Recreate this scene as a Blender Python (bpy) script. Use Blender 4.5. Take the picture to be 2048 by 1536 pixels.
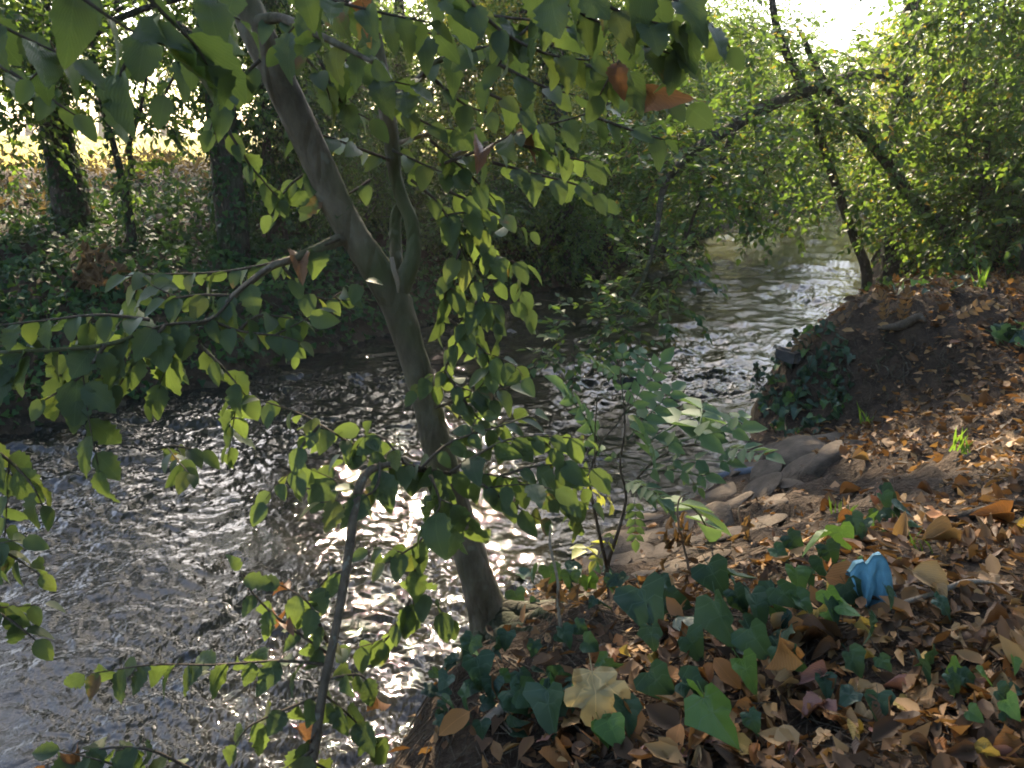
import bpy, math, random
import numpy as np
from mathutils import Vector, Matrix, Quaternion

for o in list(bpy.data.objects):
    bpy.data.objects.remove(o)
SC = bpy.context.scene
COL = SC.collection

# ------------------------------------------------------------------ camera, sky, sun, exposure
CAM_Z = 2.0
PITCH = math.radians(17.0)
FPX = 1607.0
cam_data = bpy.data.cameras.new("camera")
cam = bpy.data.objects.new("camera", cam_data)
COL.objects.link(cam)
cam.location = (0, 0, CAM_Z)
cam.rotation_euler = (math.radians(90) - PITCH, 0, 0)
cam_data.sensor_width = 36.0
cam_data.lens = FPX / 2048.0 * 36.0
cam_data.clip_start = 0.05
cam_data.clip_end = 3000
cam_data.dof.use_dof = True
cam_data.dof.focus_distance = 2.7
cam_data.dof.aperture_fstop = 13.0
SC.camera = cam

SUN_EL, SUN_AZ = math.radians(31.0), math.radians(-7.6)     # azimuth from +Y towards +X
world = bpy.data.worlds.new("World")
SC.world = world
world.use_nodes = True
wn = world.node_tree
bg = wn.nodes["Background"]
sky = wn.nodes.new("ShaderNodeTexSky")
sky.sky_type = 'NISHITA'
sky.sun_disc = False
sky.sun_elevation = SUN_EL
sky.sun_rotation = SUN_AZ
sky.dust_density = 2.6
sky.air_density = 1.0
sky.ozone_density = 2.5
wn.links.new(sky.outputs[0], bg.inputs[0])
bg.inputs[1].default_value = 0.15

sd = bpy.data.lights.new("sun", 'SUN')
sd.energy = 4.0
sd.angle = math.radians(0.55)
sd.color = (1.0, 0.83, 0.60)
sun = bpy.data.objects.new("sun", sd)
COL.objects.link(sun)
sdir = Vector((math.sin(SUN_AZ) * math.cos(SUN_EL), math.cos(SUN_AZ) * math.cos(SUN_EL), math.sin(SUN_EL)))
sun.rotation_euler = (-sdir).to_track_quat('-Z', 'Y').to_euler()
sun.location = sdir * 60

SC.view_settings.view_transform = 'Standard'
SC.view_settings.look = 'None'
SC.view_settings.exposure = 2.3
SC.view_settings.gamma = 1.0
SC.view_settings.use_curve_mapping = False
SC.render.engine = 'CYCLES'
cy = SC.cycles
cy.use_denoising = True
cy.max_bounces = 8
cy.diffuse_bounces = 4
cy.glossy_bounces = 3
cy.transmission_bounces = 6
cy.transparent_max_bounces = 6
cy.caustics_reflective = False
cy.caustics_refractive = False
cy.sample_clamp_indirect = 6.0
cy.filter_width = 1.8
cy.denoising_input_passes = 'RGB_ALBEDO_NORMAL'
cy.denoising_prefilter = 'ACCURATE'

# ------------------------------------------------------------------ helpers
RNG = np.random.default_rng(11)
random.seed(5)
CP, SP = math.cos(PITCH), math.sin(PITCH)


def ray(px, py):
    cx = (px - 1024.0) / FPX
    c = (768.0 - py) / FPX
    return cx, CP + SP * c, -SP + CP * c


def at(px, py, y):
    d = ray(px, py)
    t = y / d[1]
    return np.array([d[0] * t, y, CAM_Z + d[2] * t])


def atz(px, py, z):
    d = ray(px, py)
    t = (z - CAM_Z) / d[2]
    return np.array([d[0] * t, d[1] * t, z])


def depth(p):
    return p[1] * CP + (CAM_Z - p[2]) * SP


def tag(o, label=None, cat=None, group=None, kind=None):
    if label: o['label'] = label
    if cat: o['category'] = cat
    if group: o['group'] = group
    if kind: o['kind'] = kind
    return o


def empty(name, loc, label, cat, group=None):
    o = bpy.data.objects.new(name, None)
    o.empty_display_size = 0.1
    o.location = loc
    COL.objects.link(o)
    return tag(o, label, cat, group)


def np_mesh(name, V, F, mat=None, attrs=None, smooth=False, matidx=None):
    """V (n,3); F list of (m,k) index arrays."""
    me = bpy.data.meshes.new(name)
    V = np.asarray(V, dtype=np.float32)
    F = [np.asarray(f, dtype=np.int32) for f in (F if isinstance(F, list) else [F])]
    F = [f for f in F if len(f)]
    nl = sum(f.size for f in F)
    npoly = sum(len(f) for f in F)
    me.vertices.add(len(V))
    me.vertices.foreach_set("co", V.ravel())
    me.loops.add(nl)
    me.loops.foreach_set("vertex_index", np.concatenate([f.ravel() for f in F]))
    me.polygons.add(npoly)
    tot = np.concatenate([np.full(len(f), f.shape[1], dtype=np.int32) for f in F])
    start = np.concatenate([[0], np.cumsum(tot)[:-1]]).astype(np.int32)
    me.polygons.foreach_set("loop_start", start)
    me.polygons.foreach_set("loop_total", tot)
    if smooth:
        me.polygons.foreach_set("use_smooth", np.ones(npoly, dtype=bool))
    if attrs:
        for k, a in attrs.items():
            a = np.asarray(a, dtype=np.float32)
            if a.ndim == 1:
                at_ = me.attributes.new(k, 'FLOAT', 'POINT')
                at_.data.foreach_set("value", a)
            else:
                at_ = me.attributes.new(k, 'FLOAT_VECTOR', 'POINT')
                at_.data.foreach_set("vector", a.ravel())
    if mat is not None:
        for m in (mat if isinstance(mat, (list, tuple)) else [mat]):
            me.materials.append(m)
    if matidx is not None:
        me.polygons.foreach_set("material_index", np.asarray(matidx, dtype=np.int32))
    me.update(calc_edges=True)
    me.validate()
    return me


def link(name, me, parent=None, world_space=True):
    """Link a mesh whose vertices are in world space; under a parent it keeps its place."""
    o = bpy.data.objects.new(name, me)
    COL.objects.link(o)
    if parent is not None:
        o.parent = parent
        if world_space:
            o.matrix_parent_inverse = Matrix.Translation(-Vector(parent.location))
    return o


def smooth_path(pts, n=6):
    P = np.asarray(pts, float)
    if len(P) < 3:
        t = np.linspace(0, 1, n + 1)[:, None]
        return P[0] * (1 - t) + P[-1] * t
    Q = np.vstack([2 * P[0] - P[1], P, 2 * P[-1] - P[-2]])
    out = []
    for i in range(1, len(Q) - 2):
        for k in range(n):
            t = k / n
            a, b, c, d = Q[i - 1], Q[i], Q[i + 1], Q[i + 2]
            out.append(0.5 * ((2 * b) + (c - a) * t + (2 * a - 5 * b + 4 * c - d) * t * t + (3 * b - a - 3 * c + d) * t ** 3))
    out.append(P[-1])
    return np.array(out)


def tube(path, radii, sides=8, rough=0.0, seed=0):
    """path (n,3), radii (n,) -> V, [quads]."""
    P = np.asarray(path, float)
    R = np.asarray(radii, float)
    n = len(P)
    T = np.gradient(P, axis=0)
    T /= np.linalg.norm(T, axis=1)[:, None] + 1e-9
    ref = np.array([0.0, 0, 1]) if abs(T[0][2]) < 0.9 else np.array([1.0, 0, 0])
    u = np.cross(T[0], ref)
    u /= np.linalg.norm(u)
    V = np.zeros((n * sides, 3))
    rg = np.random.default_rng(seed)
    ph = rg.uniform(0, 6.28, 4)
    ang = np.arange(sides) * 2 * math.pi / sides
    for i in range(n):
        u = u - T[i] * np.dot(u, T[i])
        u /= np.linalg.norm(u) + 1e-9
        w = np.cross(T[i], u)
        rr = R[i] * (1 + rough * (0.5 * np.sin(2 * ang + ph[0] + i * 0.21) + 0.35 * np.sin(3 * ang + ph[1] - i * 0.13) + 0.3 * rg.normal(size=sides)))
        V[i * sides:(i + 1) * sides] = P[i] + (np.cos(ang) * rr)[:, None] * u + (np.sin(ang) * rr)[:, None] * w
    F = []
    for i in range(n - 1):
        for k in range(sides):
            a = i * sides + k
            b = i * sides + (k + 1) % sides
            F.append((a, b, b + sides, a + sides))
    caps = []
    V = np.vstack([V, P[:1], P[-1:]])
    for k in range(sides):
        caps.append((n * sides, (k + 1) % sides, k))
        caps.append((n * sides + 1, (n - 1) * sides + k, (n - 1) * sides + (k + 1) % sides))
    return V, [np.array(F), np.array(caps)]


def tube_obj(name, pts, radii, mat, parent=None, sides=8, n=6, rough=0.05, seed=0):
    path = smooth_path(pts, n)
    rr = np.interp(np.linspace(0, 1, len(path)), np.linspace(0, 1, len(radii)), radii)
    V, F = tube(path, rr, sides, rough, seed)
    return link(name, np_mesh(name, V, F, mat, smooth=True), parent)


def prisms(A, B, ra, rb):
    """many thin three-sided twigs from A to B (n,3)."""
    A = np.asarray(A); B = np.asarray(B)
    n = len(A)
    d = B - A
    d /= np.linalg.norm(d, axis=1)[:, None] + 1e-9
    ref = np.where(np.abs(d[:, 2:3]) < 0.9, np.array([[0, 0, 1.0]]), np.array([[1.0, 0, 0]]))
    u = np.cross(d, ref); u /= np.linalg.norm(u, axis=1)[:, None] + 1e-9
    w = np.cross(d, u)
    V = np.zeros((n, 6, 3))
    for k in range(3):
        c, s = math.cos(k * 2.0944), math.sin(k * 2.0944)
        V[:, k] = A + ra * (c * u + s * w)
        V[:, 3 + k] = B + rb * (c * u + s * w)
    base = (np.arange(n) * 6)[:, None]
    F = np.concatenate([base + np.array([[k, (k + 1) % 3, 3 + (k + 1) % 3, 3 + k]]) for k in range(3)])
    return V.reshape(-1, 3), F


def hash2(ix, iy, seed):
    h = (ix * 374761393 + iy * 668265263 + seed * 974711) & 0xFFFFFFFF
    h = ((h ^ (h >> 13)) * 1274126177) & 0xFFFFFFFF
    return ((h ^ (h >> 16)) & 0xFFFF) / 65535.0


def vnoise(x, y, seed=0):
    x = np.asarray(x, float); y = np.asarray(y, float)
    ix = np.floor(x).astype(np.int64); iy = np.floor(y).astype(np.int64)
    fx = x - ix; fy = y - iy
    fx = fx * fx * (3 - 2 * fx); fy = fy * fy * (3 - 2 * fy)
    a = hash2(ix, iy, seed); b = hash2(ix + 1, iy, seed)
    c = hash2(ix, iy + 1, seed); d = hash2(ix + 1, iy + 1, seed)
    return (a * (1 - fx) + b * fx) * (1 - fy) + (c * (1 - fx) + d * fx) * fy - 0.5


def fbm(x, y, f, octv, seed=0):
    s = 0; a = 1.0
    for k in range(octv):
        s = s + a * vnoise(x * f, y * f, seed + k)
        f *= 2.03; a *= 0.5
    return s


def sstep(a, b, x):
    t = np.clip((x - a) / (b - a), 0, 1)
    return t * t * (3 - 2 * t)


# ------------------------------------------------------------------ materials
class NT:
    def __init__(self, name):
        self.m = bpy.data.materials.new(name)
        self.m.use_nodes = True
        self.t = self.m.node_tree
        self.t.nodes.clear()
        self.out = self.t.nodes.new("ShaderNodeOutputMaterial")

    def n(self, typ, **kw):
        nd = self.t.nodes.new("ShaderNode" + typ)
        for k, v in kw.items():
            if k == 'op': nd.operation = v
            elif k.startswith('i'):
                key = k[1:]
                key = int(key) if key.isdigit() else key.replace('_', ' ')
                if hasattr(v, 'is_output'): self.t.links.new(v, nd.inputs[key])
                else: nd.inputs[key].default_value = v
            else: setattr(nd, k, v)
        return nd

    def l(self, a, b): self.t.links.new(a, b)

    def math(self, op, a, b=0.0, c=None):
        nd = self.n("Math", op=op, i0=a, i1=b)
        if c is not None:
            if hasattr(c, 'is_output'): self.l(c, nd.inputs[2])
            else: nd.inputs[2].default_value = c
        return nd.outputs[0]

    def ramp(self, fac, stops, interp='LINEAR'):
        nd = self.t.nodes.new("ShaderNodeValToRGB")
        cr = nd.color_ramp
        cr.interpolation = interp
        while len(cr.elements) < len(stops): cr.elements.new(0.5)
        for e, (p, c) in zip(cr.elements, stops):
            e.position = p
            e.color = (c[0], c[1], c[2], 1)
        self.l(fac, nd.inputs[0])
        return nd.outputs[0]

    def mix(self, fac, a, b, blend='MIX'):
        nd = self.t.nodes.new("ShaderNodeMix")
        nd.data_type = 'RGBA'
        nd.blend_type = blend
        for v, k in ((fac, 0), (a, 6), (b, 7)):
            if hasattr(v, 'is_output'): self.l(v, nd.inputs[k])
            else: nd.inputs[k].default_value = v if k == 0 else (v[0], v[1], v[2], 1)
        return nd.outputs[2]

    def noise(self, vec, scale, detail=3, rough=0.55):
        nd = self.n("TexNoise")
        nd.inputs['Scale'].default_value = scale
        nd.inputs['Detail'].default_value = detail
        nd.inputs['Roughness'].default_value = rough
        if vec is not None: self.l(vec, nd.inputs['Vector'])
        return nd.outputs[0]


def leaf_mat(name, stops, trans=(0.20, 0.30, 0.03), tfac=0.42, rough=0.5, spec=0.35, spot=None, spot_at=0.62, veins=True, vein_col=None, palm=False):
    b = NT(name)
    rnd = b.n("Attribute", attribute_name="rnd").outputs['Fac']
    oi = b.n("ObjectInfo").outputs['Random']
    r = b.math('FRACT', b.math('ADD', rnd, oi))
    pos = b.n("NewGeometry").outputs['Position']
    col = b.ramp(r, stops)
    big = b.noise(pos, 22.0, 3)
    col = b.mix(b.math('MULTIPLY', big, 0.5), col, b.mix(0.4, col, (0.02, 0.035, 0.01)))
    if spot:
        r2 = b.math('FRACT', b.math('MULTIPLY', r, 7.31))
        msk = b.math('MULTIPLY', b.n("MapRange", i0=big, i1=0.50, i2=0.58).outputs[0], b.math('GREATER_THAN', r2, spot_at))
        col = b.mix(msk, col, spot)
    tcol = b.mix(0.55, b.mix(1.0, col, (2.5, 2.4, 1.3), 'MULTIPLY'), trans)
    nrm = None
    if veins:
        lc = b.n("Attribute", attribute_name="leafco").outputs['Vector']
        sx = b.n("SeparateXYZ")
        b.l(lc, sx.inputs[0])
        au = b.math('ABSOLUTE', sx.outputs[0])
        ph = b.math('SUBTRACT', sx.outputs[1], b.math('MULTIPLY', au, 0.75))
        fr = b.math('FRACT', b.math('MULTIPLY', ph, 9.0))
        tri = b.math('ABSOLUTE', b.math('SUBTRACT', fr, 0.5))
        side = b.n("MapRange", i0=tri, i1=0.10, i2=0.02).outputs[0]
        midr = b.n("MapRange", i0=au, i1=0.05, i2=0.015).outputs[0]
        if palm:
            vy = b.math('SUBTRACT', sx.outputs[1], 0.30)
            an = b.math('DIVIDE', b.math('ARCTAN2', sx.outputs[0], vy), 0.72)
            tri = b.math('ABSOLUTE', b.math('SUBTRACT', an, b.math('ROUND', an)))
            rad = b.math('SQRT', b.math('ADD', b.math('MULTIPLY', au, au), b.math('MULTIPLY', vy, vy)))
            side = b.n("MapRange", i0=b.math('MULTIPLY', tri, rad), i1=0.022, i2=0.006).outputs[0]
            midr = 0.0
        v = b.math('MAXIMUM', b.math('MULTIPLY', side, 0.6), midr)
        v = b.math('MULTIPLY', v, b.math('GREATER_THAN', sx.outputs[1], 0.001))
        col = b.mix(b.math('MULTIPLY', v, 0.85 if palm else 0.45), col, vein_col or b.mix(1.0, col, (2.2, 2.0, 1.8), 'MULTIPLY'))
        h = b.math('ADD', b.math('MULTIPLY', tri, 1.0), b.math('MULTIPLY', big, 0.8))
        bp = b.n("Bump", iStrength=0.35, iDistance=0.004, iHeight=h)
        nrm = bp.outputs[0]
    p = b.n("BsdfPrincipled")
    b.l(col, p.inputs['Base Color'])
    p.inputs['Roughness'].default_value = rough
    p.inputs['Specular IOR Level'].default_value = spec
    tr = b.n("BsdfTranslucent")
    b.l(tcol, tr.inputs[0])
    if nrm is not None:
        b.l(nrm, p.inputs['Normal'])
    mx = b.n("MixShader")
    mx.inputs[0].default_value = tfac
    b.l(p.outputs[0], mx.inputs[1]); b.l(tr.outputs[0], mx.inputs[2])
    b.l(mx.outputs[0], b.out.inputs[0])
    return b.m


def bark_mat(name, c0, c1, moss=None, scale=30.0, bump=0.02):
    b = NT(name)
    tc = b.n("TexCoord").outputs['Object']
    mp = b.n("Mapping")
    b.l(tc, mp.inputs[0])
    mp.inputs['Scale'].default_value = (1, 1, 0.35)
    f = b.noise(mp.outputs[0], scale, 6, 0.65)
    g = b.noise(tc, scale * 0.17, 3)
    col = b.ramp(f, [(0.3, c0), (0.7, c1)])
    if moss:
        col = b.mix(b.n("MapRange", i0=g, i1=0.45, i2=0.62).outputs[0], col, moss)
    lich = b.noise(tc, scale * 0.9, 2)
    col = b.mix(b.math('MULTIPLY', b.n("MapRange", i0=lich, i1=0.62, i2=0.68).outputs[0], 0.35), col, (0.24, 0.24, 0.19))
    p = b.n("BsdfPrincipled", iRoughness=0.88)
    b.l(col, p.inputs['Base Color'])
    p.inputs['Specular IOR Level'].default_value = 0.25
    crk = b.n("TexVoronoi", feature="DISTANCE_TO_EDGE")
    crk.inputs["Scale"].default_value = scale * 0.8
    b.l(mp.outputs[0], crk.inputs["Vector"])
    h_ = b.math("ADD", f, b.math("MULTIPLY", b.n("MapRange", i0=crk.outputs[0], i1=0.0, i2=0.12).outputs[0], 0.35))
    bp = b.n("Bump", iStrength=0.85, iDistance=bump, iHeight=h_)
    b.l(bp.outputs[0], p.inputs['Normal'])
    b.l(p.outputs[0], b.out.inputs[0])
    return b.m


def earth_mat(name, stops, scale=9.0, bump=0.03, grit=(0.12, 0.09, 0.06)):
    b = NT(name)
    pos = b.n("NewGeometry").outputs['Position']
    f = b.noise(pos, scale, 8, 0.62)
    g = b.noise(pos, scale * 9, 4, 0.6)
    col = b.ramp(f, stops)
    col = b.mix(b.math('MULTIPLY', b.n("MapRange", i0=g, i1=0.56, i2=0.7).outputs[0], 0.6), col, grit)
    p = b.n("BsdfPrincipled", iRoughness=0.93)
    p.inputs['Specular IOR Level'].default_value = 0.2
    b.l(col, p.inputs['Base Color'])
    h = b.math('ADD', f, b.math('MULTIPLY', g, 0.35))
    bp = b.n("Bump", iStrength=0.8, iDistance=bump, iHeight=h)
    b.l(bp.outputs[0], p.inputs['Normal'])
    b.l(p.outputs[0], b.out.inputs[0])
    return b.m


G_HORN = leaf_mat("hornbeam leaf", [(0.0, (0.030, 0.068, 0.024)), (0.45, (0.044, 0.092, 0.030)), (0.8, (0.062, 0.112, 0.030)), (1.0, (0.10, 0.13, 0.028))],
                  spot=(0.26, 0.13, 0.035), spot_at=0.9, veins=False)
G_FAR = leaf_mat("woodland leaf", [(0.0, (0.026, 0.060, 0.018)), (0.6, (0.045, 0.088, 0.024)), (1.0, (0.085, 0.12, 0.028))], veins=False, tfac=0.46)
G_SUNLIT = leaf_mat("sunlit leaf", [(0.0, (0.07, 0.10, 0.022)), (0.6, (0.12, 0.14, 0.025)), (1.0, (0.17, 0.14, 0.03))], trans=(0.34, 0.34, 0.03), tfac=0.5, veins=False)  # sunlight and backlight put into the colour: paler, yellower than the woodland leaf
G_NEAR = leaf_mat("serrate leaf", [(0.0, (0.052, 0.074, 0.036)), (0.5, (0.066, 0.092, 0.042)), (0.90, (0.080, 0.110, 0.042)), (0.96, (0.12, 0.135, 0.04)), (1.0, (0.13, 0.13, 0.045))],
                  trans=(0.15, 0.22, 0.03), tfac=0.38, rough=0.5, spec=0.35, spot=(0.17, 0.085, 0.045), spot_at=0.965)
G_OLD = leaf_mat("rusty leaf", [(0.0, (0.17, 0.075, 0.040)), (1.0, (0.23, 0.115, 0.06))], trans=(0.2, 0.09, 0.03), tfac=0.2)
G_ASH = leaf_mat("pinnate leaf", [(0.0, (0.070, 0.125, 0.068)), (0.6, (0.09, 0.15, 0.075)), (1.0, (0.13, 0.18, 0.06))], trans=(0.14, 0.22, 0.05), tfac=0.3, rough=0.65, spec=0.2, veins=False)
G_ASHY = leaf_mat("pale yellow leaflet", [(0.0, (0.24, 0.26, 0.06)), (1.0, (0.32, 0.31, 0.08))], trans=(0.4, 0.4, 0.06), tfac=0.35, veins=False)
G_IVY = leaf_mat("ivy leaf", [(0.0, (0.022, 0.046, 0.026)), (0.6, (0.034, 0.066, 0.036)), (0.85, (0.045, 0.085, 0.034)), (1.0, (0.075, 0.14, 0.028))], trans=(0.06, 0.12, 0.02), tfac=0.16, rough=0.48, spec=0.35,
                 vein_col=(0.085, 0.125, 0.08), palm=True)
G_IVYS = leaf_mat("small ivy leaf", [(0.0, (0.020, 0.044, 0.018)), (0.6, (0.032, 0.066, 0.024)), (1.0, (0.06, 0.11, 0.025))], trans=(0.07, 0.13, 0.02), tfac=0.22, rough=0.6, spec=0.14, veins=False)
BROWN = [(0.0, (0.030, 0.016, 0.009)), (0.35, (0.075, 0.036, 0.016)), (0.6, (0.15, 0.072, 0.030)), (0.8, (0.24, 0.13, 0.055)), (0.94, (0.34, 0.20, 0.08)), (1.0, (0.17, 0.08, 0.055))]
D_LIT = leaf_mat("leaf litter", BROWN, trans=(0.25, 0.12, 0.04), tfac=0.18, rough=0.65, spec=0.25, veins=False)
D_TONE = {
    'tan': leaf_mat("tan dead leaf", [(0, (0.30, 0.17, 0.075)), (1, (0.40, 0.25, 0.12))], (0.3, 0.18, 0.07), 0.15, 0.6, 0.3),
    'orange brown': leaf_mat("orange brown dead leaf", [(0, (0.27, 0.105, 0.03)), (1, (0.36, 0.16, 0.05))], (0.3, 0.14, 0.04), 0.15, 0.6, 0.3),
    'dark brown': leaf_mat("dark brown dead leaf", [(0, (0.075, 0.035, 0.016)), (1, (0.14, 0.065, 0.028))], (0.15, 0.07, 0.03), 0.1, 0.55, 0.35),
    'yellow brown': leaf_mat("yellow brown dead leaf", [(0, (0.30, 0.20, 0.05)), (1, (0.42, 0.31, 0.09))], (0.4, 0.28, 0.06), 0.2, 0.6, 0.3),
    'pinkish brown': leaf_mat("pinkish dead leaf", [(0, (0.26, 0.12, 0.095)), (1, (0.34, 0.17, 0.13))], (0.3, 0.14, 0.1), 0.12, 0.6, 0.3),
    'pale cream': leaf_mat("cream dead leaf", [(0, (0.42, 0.31, 0.16)), (1, (0.50, 0.38, 0.20))], (0.6, 0.45, 0.18), 0.2, 0.6, 0.3, spot=(0.26, 0.17, 0.07), spot_at=-1.0, palm=True),
}
D_DRY = leaf_mat("withered leaf", [(0, (0.11, 0.062, 0.032)), (1, (0.24, 0.145, 0.075))], (0.2, 0.12, 0.05), 0.2, 0.75, 0.15, veins=False)
D_BRK = leaf_mat("bracken", [(0, (0.09, 0.06, 0.035)), (1, (0.19, 0.14, 0.075))], (0.16, 0.12, 0.05), 0.2, 0.8, 0.1, veins=False)
D_GRASS = leaf_mat("dry grass", [(0, (0.34, 0.30, 0.11)), (1, (0.46, 0.40, 0.17))], (0.5, 0.45, 0.14), 0.45, 0.7, 0.2, veins=False)
G_GRASS = leaf_mat("green grass", [(0, (0.06, 0.12, 0.02)), (1, (0.11, 0.18, 0.03))], (0.2, 0.34, 0.03), 0.35, 0.5, 0.3, veins=False)
B_LEAN = bark_mat("smooth mossy bark", (0.065, 0.050, 0.034), (0.21, 0.17, 0.12), (0.075, 0.078, 0.033), 17, 0.014)
B_DARK = bark_mat("dark bark", (0.030, 0.023, 0.016), (0.085, 0.066, 0.047), (0.040, 0.046, 0.02), 22, 0.03)
B_STEM = bark_mat("sapling bark", (0.060, 0.044, 0.030), (0.14, 0.105, 0.072), None, 50, 0.003)
B_TWIG = bark_mat("twig bark", (0.045, 0.033, 0.023), (0.10, 0.075, 0.05), None, 60, 0.003)
B_PALE = bark_mat("dead pale wood", (0.17, 0.125, 0.085), (0.33, 0.26, 0.19), None, 40, 0.01)
M_SOIL = earth_mat("dark soil", [(0.28, (0.018, 0.012, 0.008)), (0.5, (0.042, 0.028, 0.018)), (0.74, (0.085, 0.056, 0.035))], 7, 0.09)
M_BANK = earth_mat("far bank soil", [(0.3, (0.016, 0.012, 0.007)), (0.6, (0.052, 0.034, 0.018)), (0.8, (0.11, 0.068, 0.036))], 3, 0.05)
M_FIELD = earth_mat("dry field", [(0.3, (0.25, 0.22, 0.08)), (0.7, (0.40, 0.34, 0.14))], 0.6, 0.05, (0.36, 0.30, 0.13))
M_BED = earth_mat("river bed", [(0.3, (0.03, 0.024, 0.014)), (0.7, (0.09, 0.07, 0.04))], 6, 0.03)
M_STONE = earth_mat("grey brown stone", [(0.3, (0.050, 0.038, 0.027)), (0.55, (0.098, 0.074, 0.054)), (0.8, (0.16, 0.125, 0.09))], 11, 0.012, (0.08, 0.075, 0.05))

# ------------------------------------------------------------------ terrain
NEAR = np.array([(-30, -40), (-10, -18), (-3, -4), (-1.5, -0.5), (-0.85, 0.9), (-0.5, 1.6), (-0.34, 2.18), (-0.33, 2.38), (-0.24, 2.69), (-0.05, 2.96), (0.08, 3.19), (0.33, 3.51),
                 (0.40, 3.71), (0.62, 3.99), (1.12, 4.39), (1.29, 4.61), (1.62, 5.21), (1.95, 6.05), (2.30, 6.9), (2.9, 7.9), (3.5, 8.8),
                 (4.35, 10.2), (5.2, 11.9), (6.5, 14.5), (8.1, 17.6), (9.9, 20.2), (13.2, 23.2), (20, 26), (40, 30), (120, 40)], float)
FAR = np.array([(-40, -40), (-16, -18), (-8, -4), (-5.8, 0.8), (-4.4, 3.7), (-3.55, 5.21), (-3.37, 5.52), (-3.01, 6.1), (-2.35, 6.66), (-1.64, 7.89), (-0.45, 9.34), (0.35, 10.61),
                (1.6, 12.74), (2.5, 14.3), (4.1, 17.3), (5.6, 20.4), (8, 24), (13, 27.6), (20, 30), (40, 34), (120, 44)], float)


def dist_poly(x, y, P):
    best = np.full(np.shape(x), 1e9)
    for (ax, ay), (bx, by) in zip(P[:-1], P[1:]):
        dx, dy = bx - ax, by - ay
        t = np.clip(((x - ax) * dx + (y - ay) * dy) / (dx * dx + dy * dy), 0, 1)
        best = np.minimum(best, (x - ax - t * dx) ** 2 + (y - ay - t * dy) ** 2)
    return np.sqrt(best)


def left_of(x, y, P):
    """True where the point lies on the left of the (open) polyline P, by its nearest segment."""
    best = np.full(np.shape(x), 1e9)
    side = np.zeros(np.shape(x))
    for (ax, ay), (bx, by) in zip(P[:-1], P[1:]):
        dx, dy = bx - ax, by - ay
        t = np.clip(((x - ax) * dx + (y - ay) * dy) / (dx * dx + dy * dy), 0, 1)
        ex, ey = x - ax - t * dx, y - ay - t * dy
        d = ex * ex + ey * ey
        s = dx * (y - ay) - dy * (x - ax)
        m = d < best - 1e-9
        side = np.where(m, s, side)
        best = np.where(m, d, best)
    return side > 0


CTRL = [(at(1750, 1190, 1.56)[0], 1.56, 1.04), (0.07, 1.19, 0.94), (0.0, 2.0, 0.61), (0.31, 2.46, 0.50), (0.64, 2.42, 0.62),
        (1.16, 4.0, 0.13), (0.75, 3.4, 0.22), (0.9, 3.0, 0.42), (1.57, 4.37, 0.22), (1.97, 4.38, 0.34), (1.86, 5.1, 0.12), (1.72, 3.29, 0.56), (2.07, 3.02, 0.80), (2.66, 3.97, 0.70),
        (2.53, 4.4, 0.52), (2.54, 5.2, 0.82), (2.42, 4.75, 0.40), (2.1, 5.75, 0.55), (2.15, 5.2, 0.28), (2.39, 6.0, 0.64), (3.2, 5.1, 0.84), (4.2, 5.2, 0.84), (3.1, 6.4, 0.78), (2.75, 6.8, 0.5),
        (4.0, 7.5, 0.68), (3.9, 9.0, 0.45), (5.1, 8.0, 0.66), (3.3, 4.3, 0.72), (4.5, 3.8, 0.95),
        (-0.2, 1.6, 0.72), (-0.15, 2.35, 0.36), (-0.35, 1.0, 0.80), (-0.6, 0.2, 0.85), (0.2, 0.4, 1.05), (1.2, 0.6, 1.18), (2.4, 1.5, 1.15), (3.5, 2.5, 1.15),
        (1.3, 2.3, 0.90), (0.5, 1.8, 0.84), (2.0, 2.2, 0.98), (0, -1.5, 1.1), (3, -1.5, 1.3), (6, 1, 1.3), (7, 5, 1.1), (6, 9.5, 0.8), (-1.2, -1.5, 0.8), (9, 2, 1.3), (5.8, 12, 0.45), (8, 12, 0.8),
        (0.3, 3.0, 0.30)]
for q in NEAR[4:24]:
    CTRL.append((q[0], q[1], 0.0))
CTRL = np.array(CTRL)


def _phi(r2):
    return np.where(r2 > 0, 0.5 * r2 * np.log(np.maximum(r2, 1e-12)), 0)


_n = len(CTRL)
_K = _phi((CTRL[:, None, 0] - CTRL[None, :, 0]) ** 2 + (CTRL[:, None, 1] - CTRL[None, :, 1]) ** 2) + np.eye(_n) * 0.002
_Pm = np.c_[np.ones(_n), CTRL[:, :2]]
_A = np.zeros((_n + 3, _n + 3)); _A[:_n, :_n] = _K; _A[:_n, _n:] = _Pm; _A[_n:, :_n] = _Pm.T
_W = np.linalg.solve(_A, np.r_[CTRL[:, 2], 0, 0, 0])


def near_surface(x, y):
    s = _W[_n] + _W[_n + 1] * x + _W[_n + 2] * y
    for i in range(_n):
        s = s + _W[i] * _phi((x - CTRL[i, 0]) ** 2 + (y - CTRL[i, 1]) ** 2)
    return np.clip(s, 0.0, 1.45)


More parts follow.
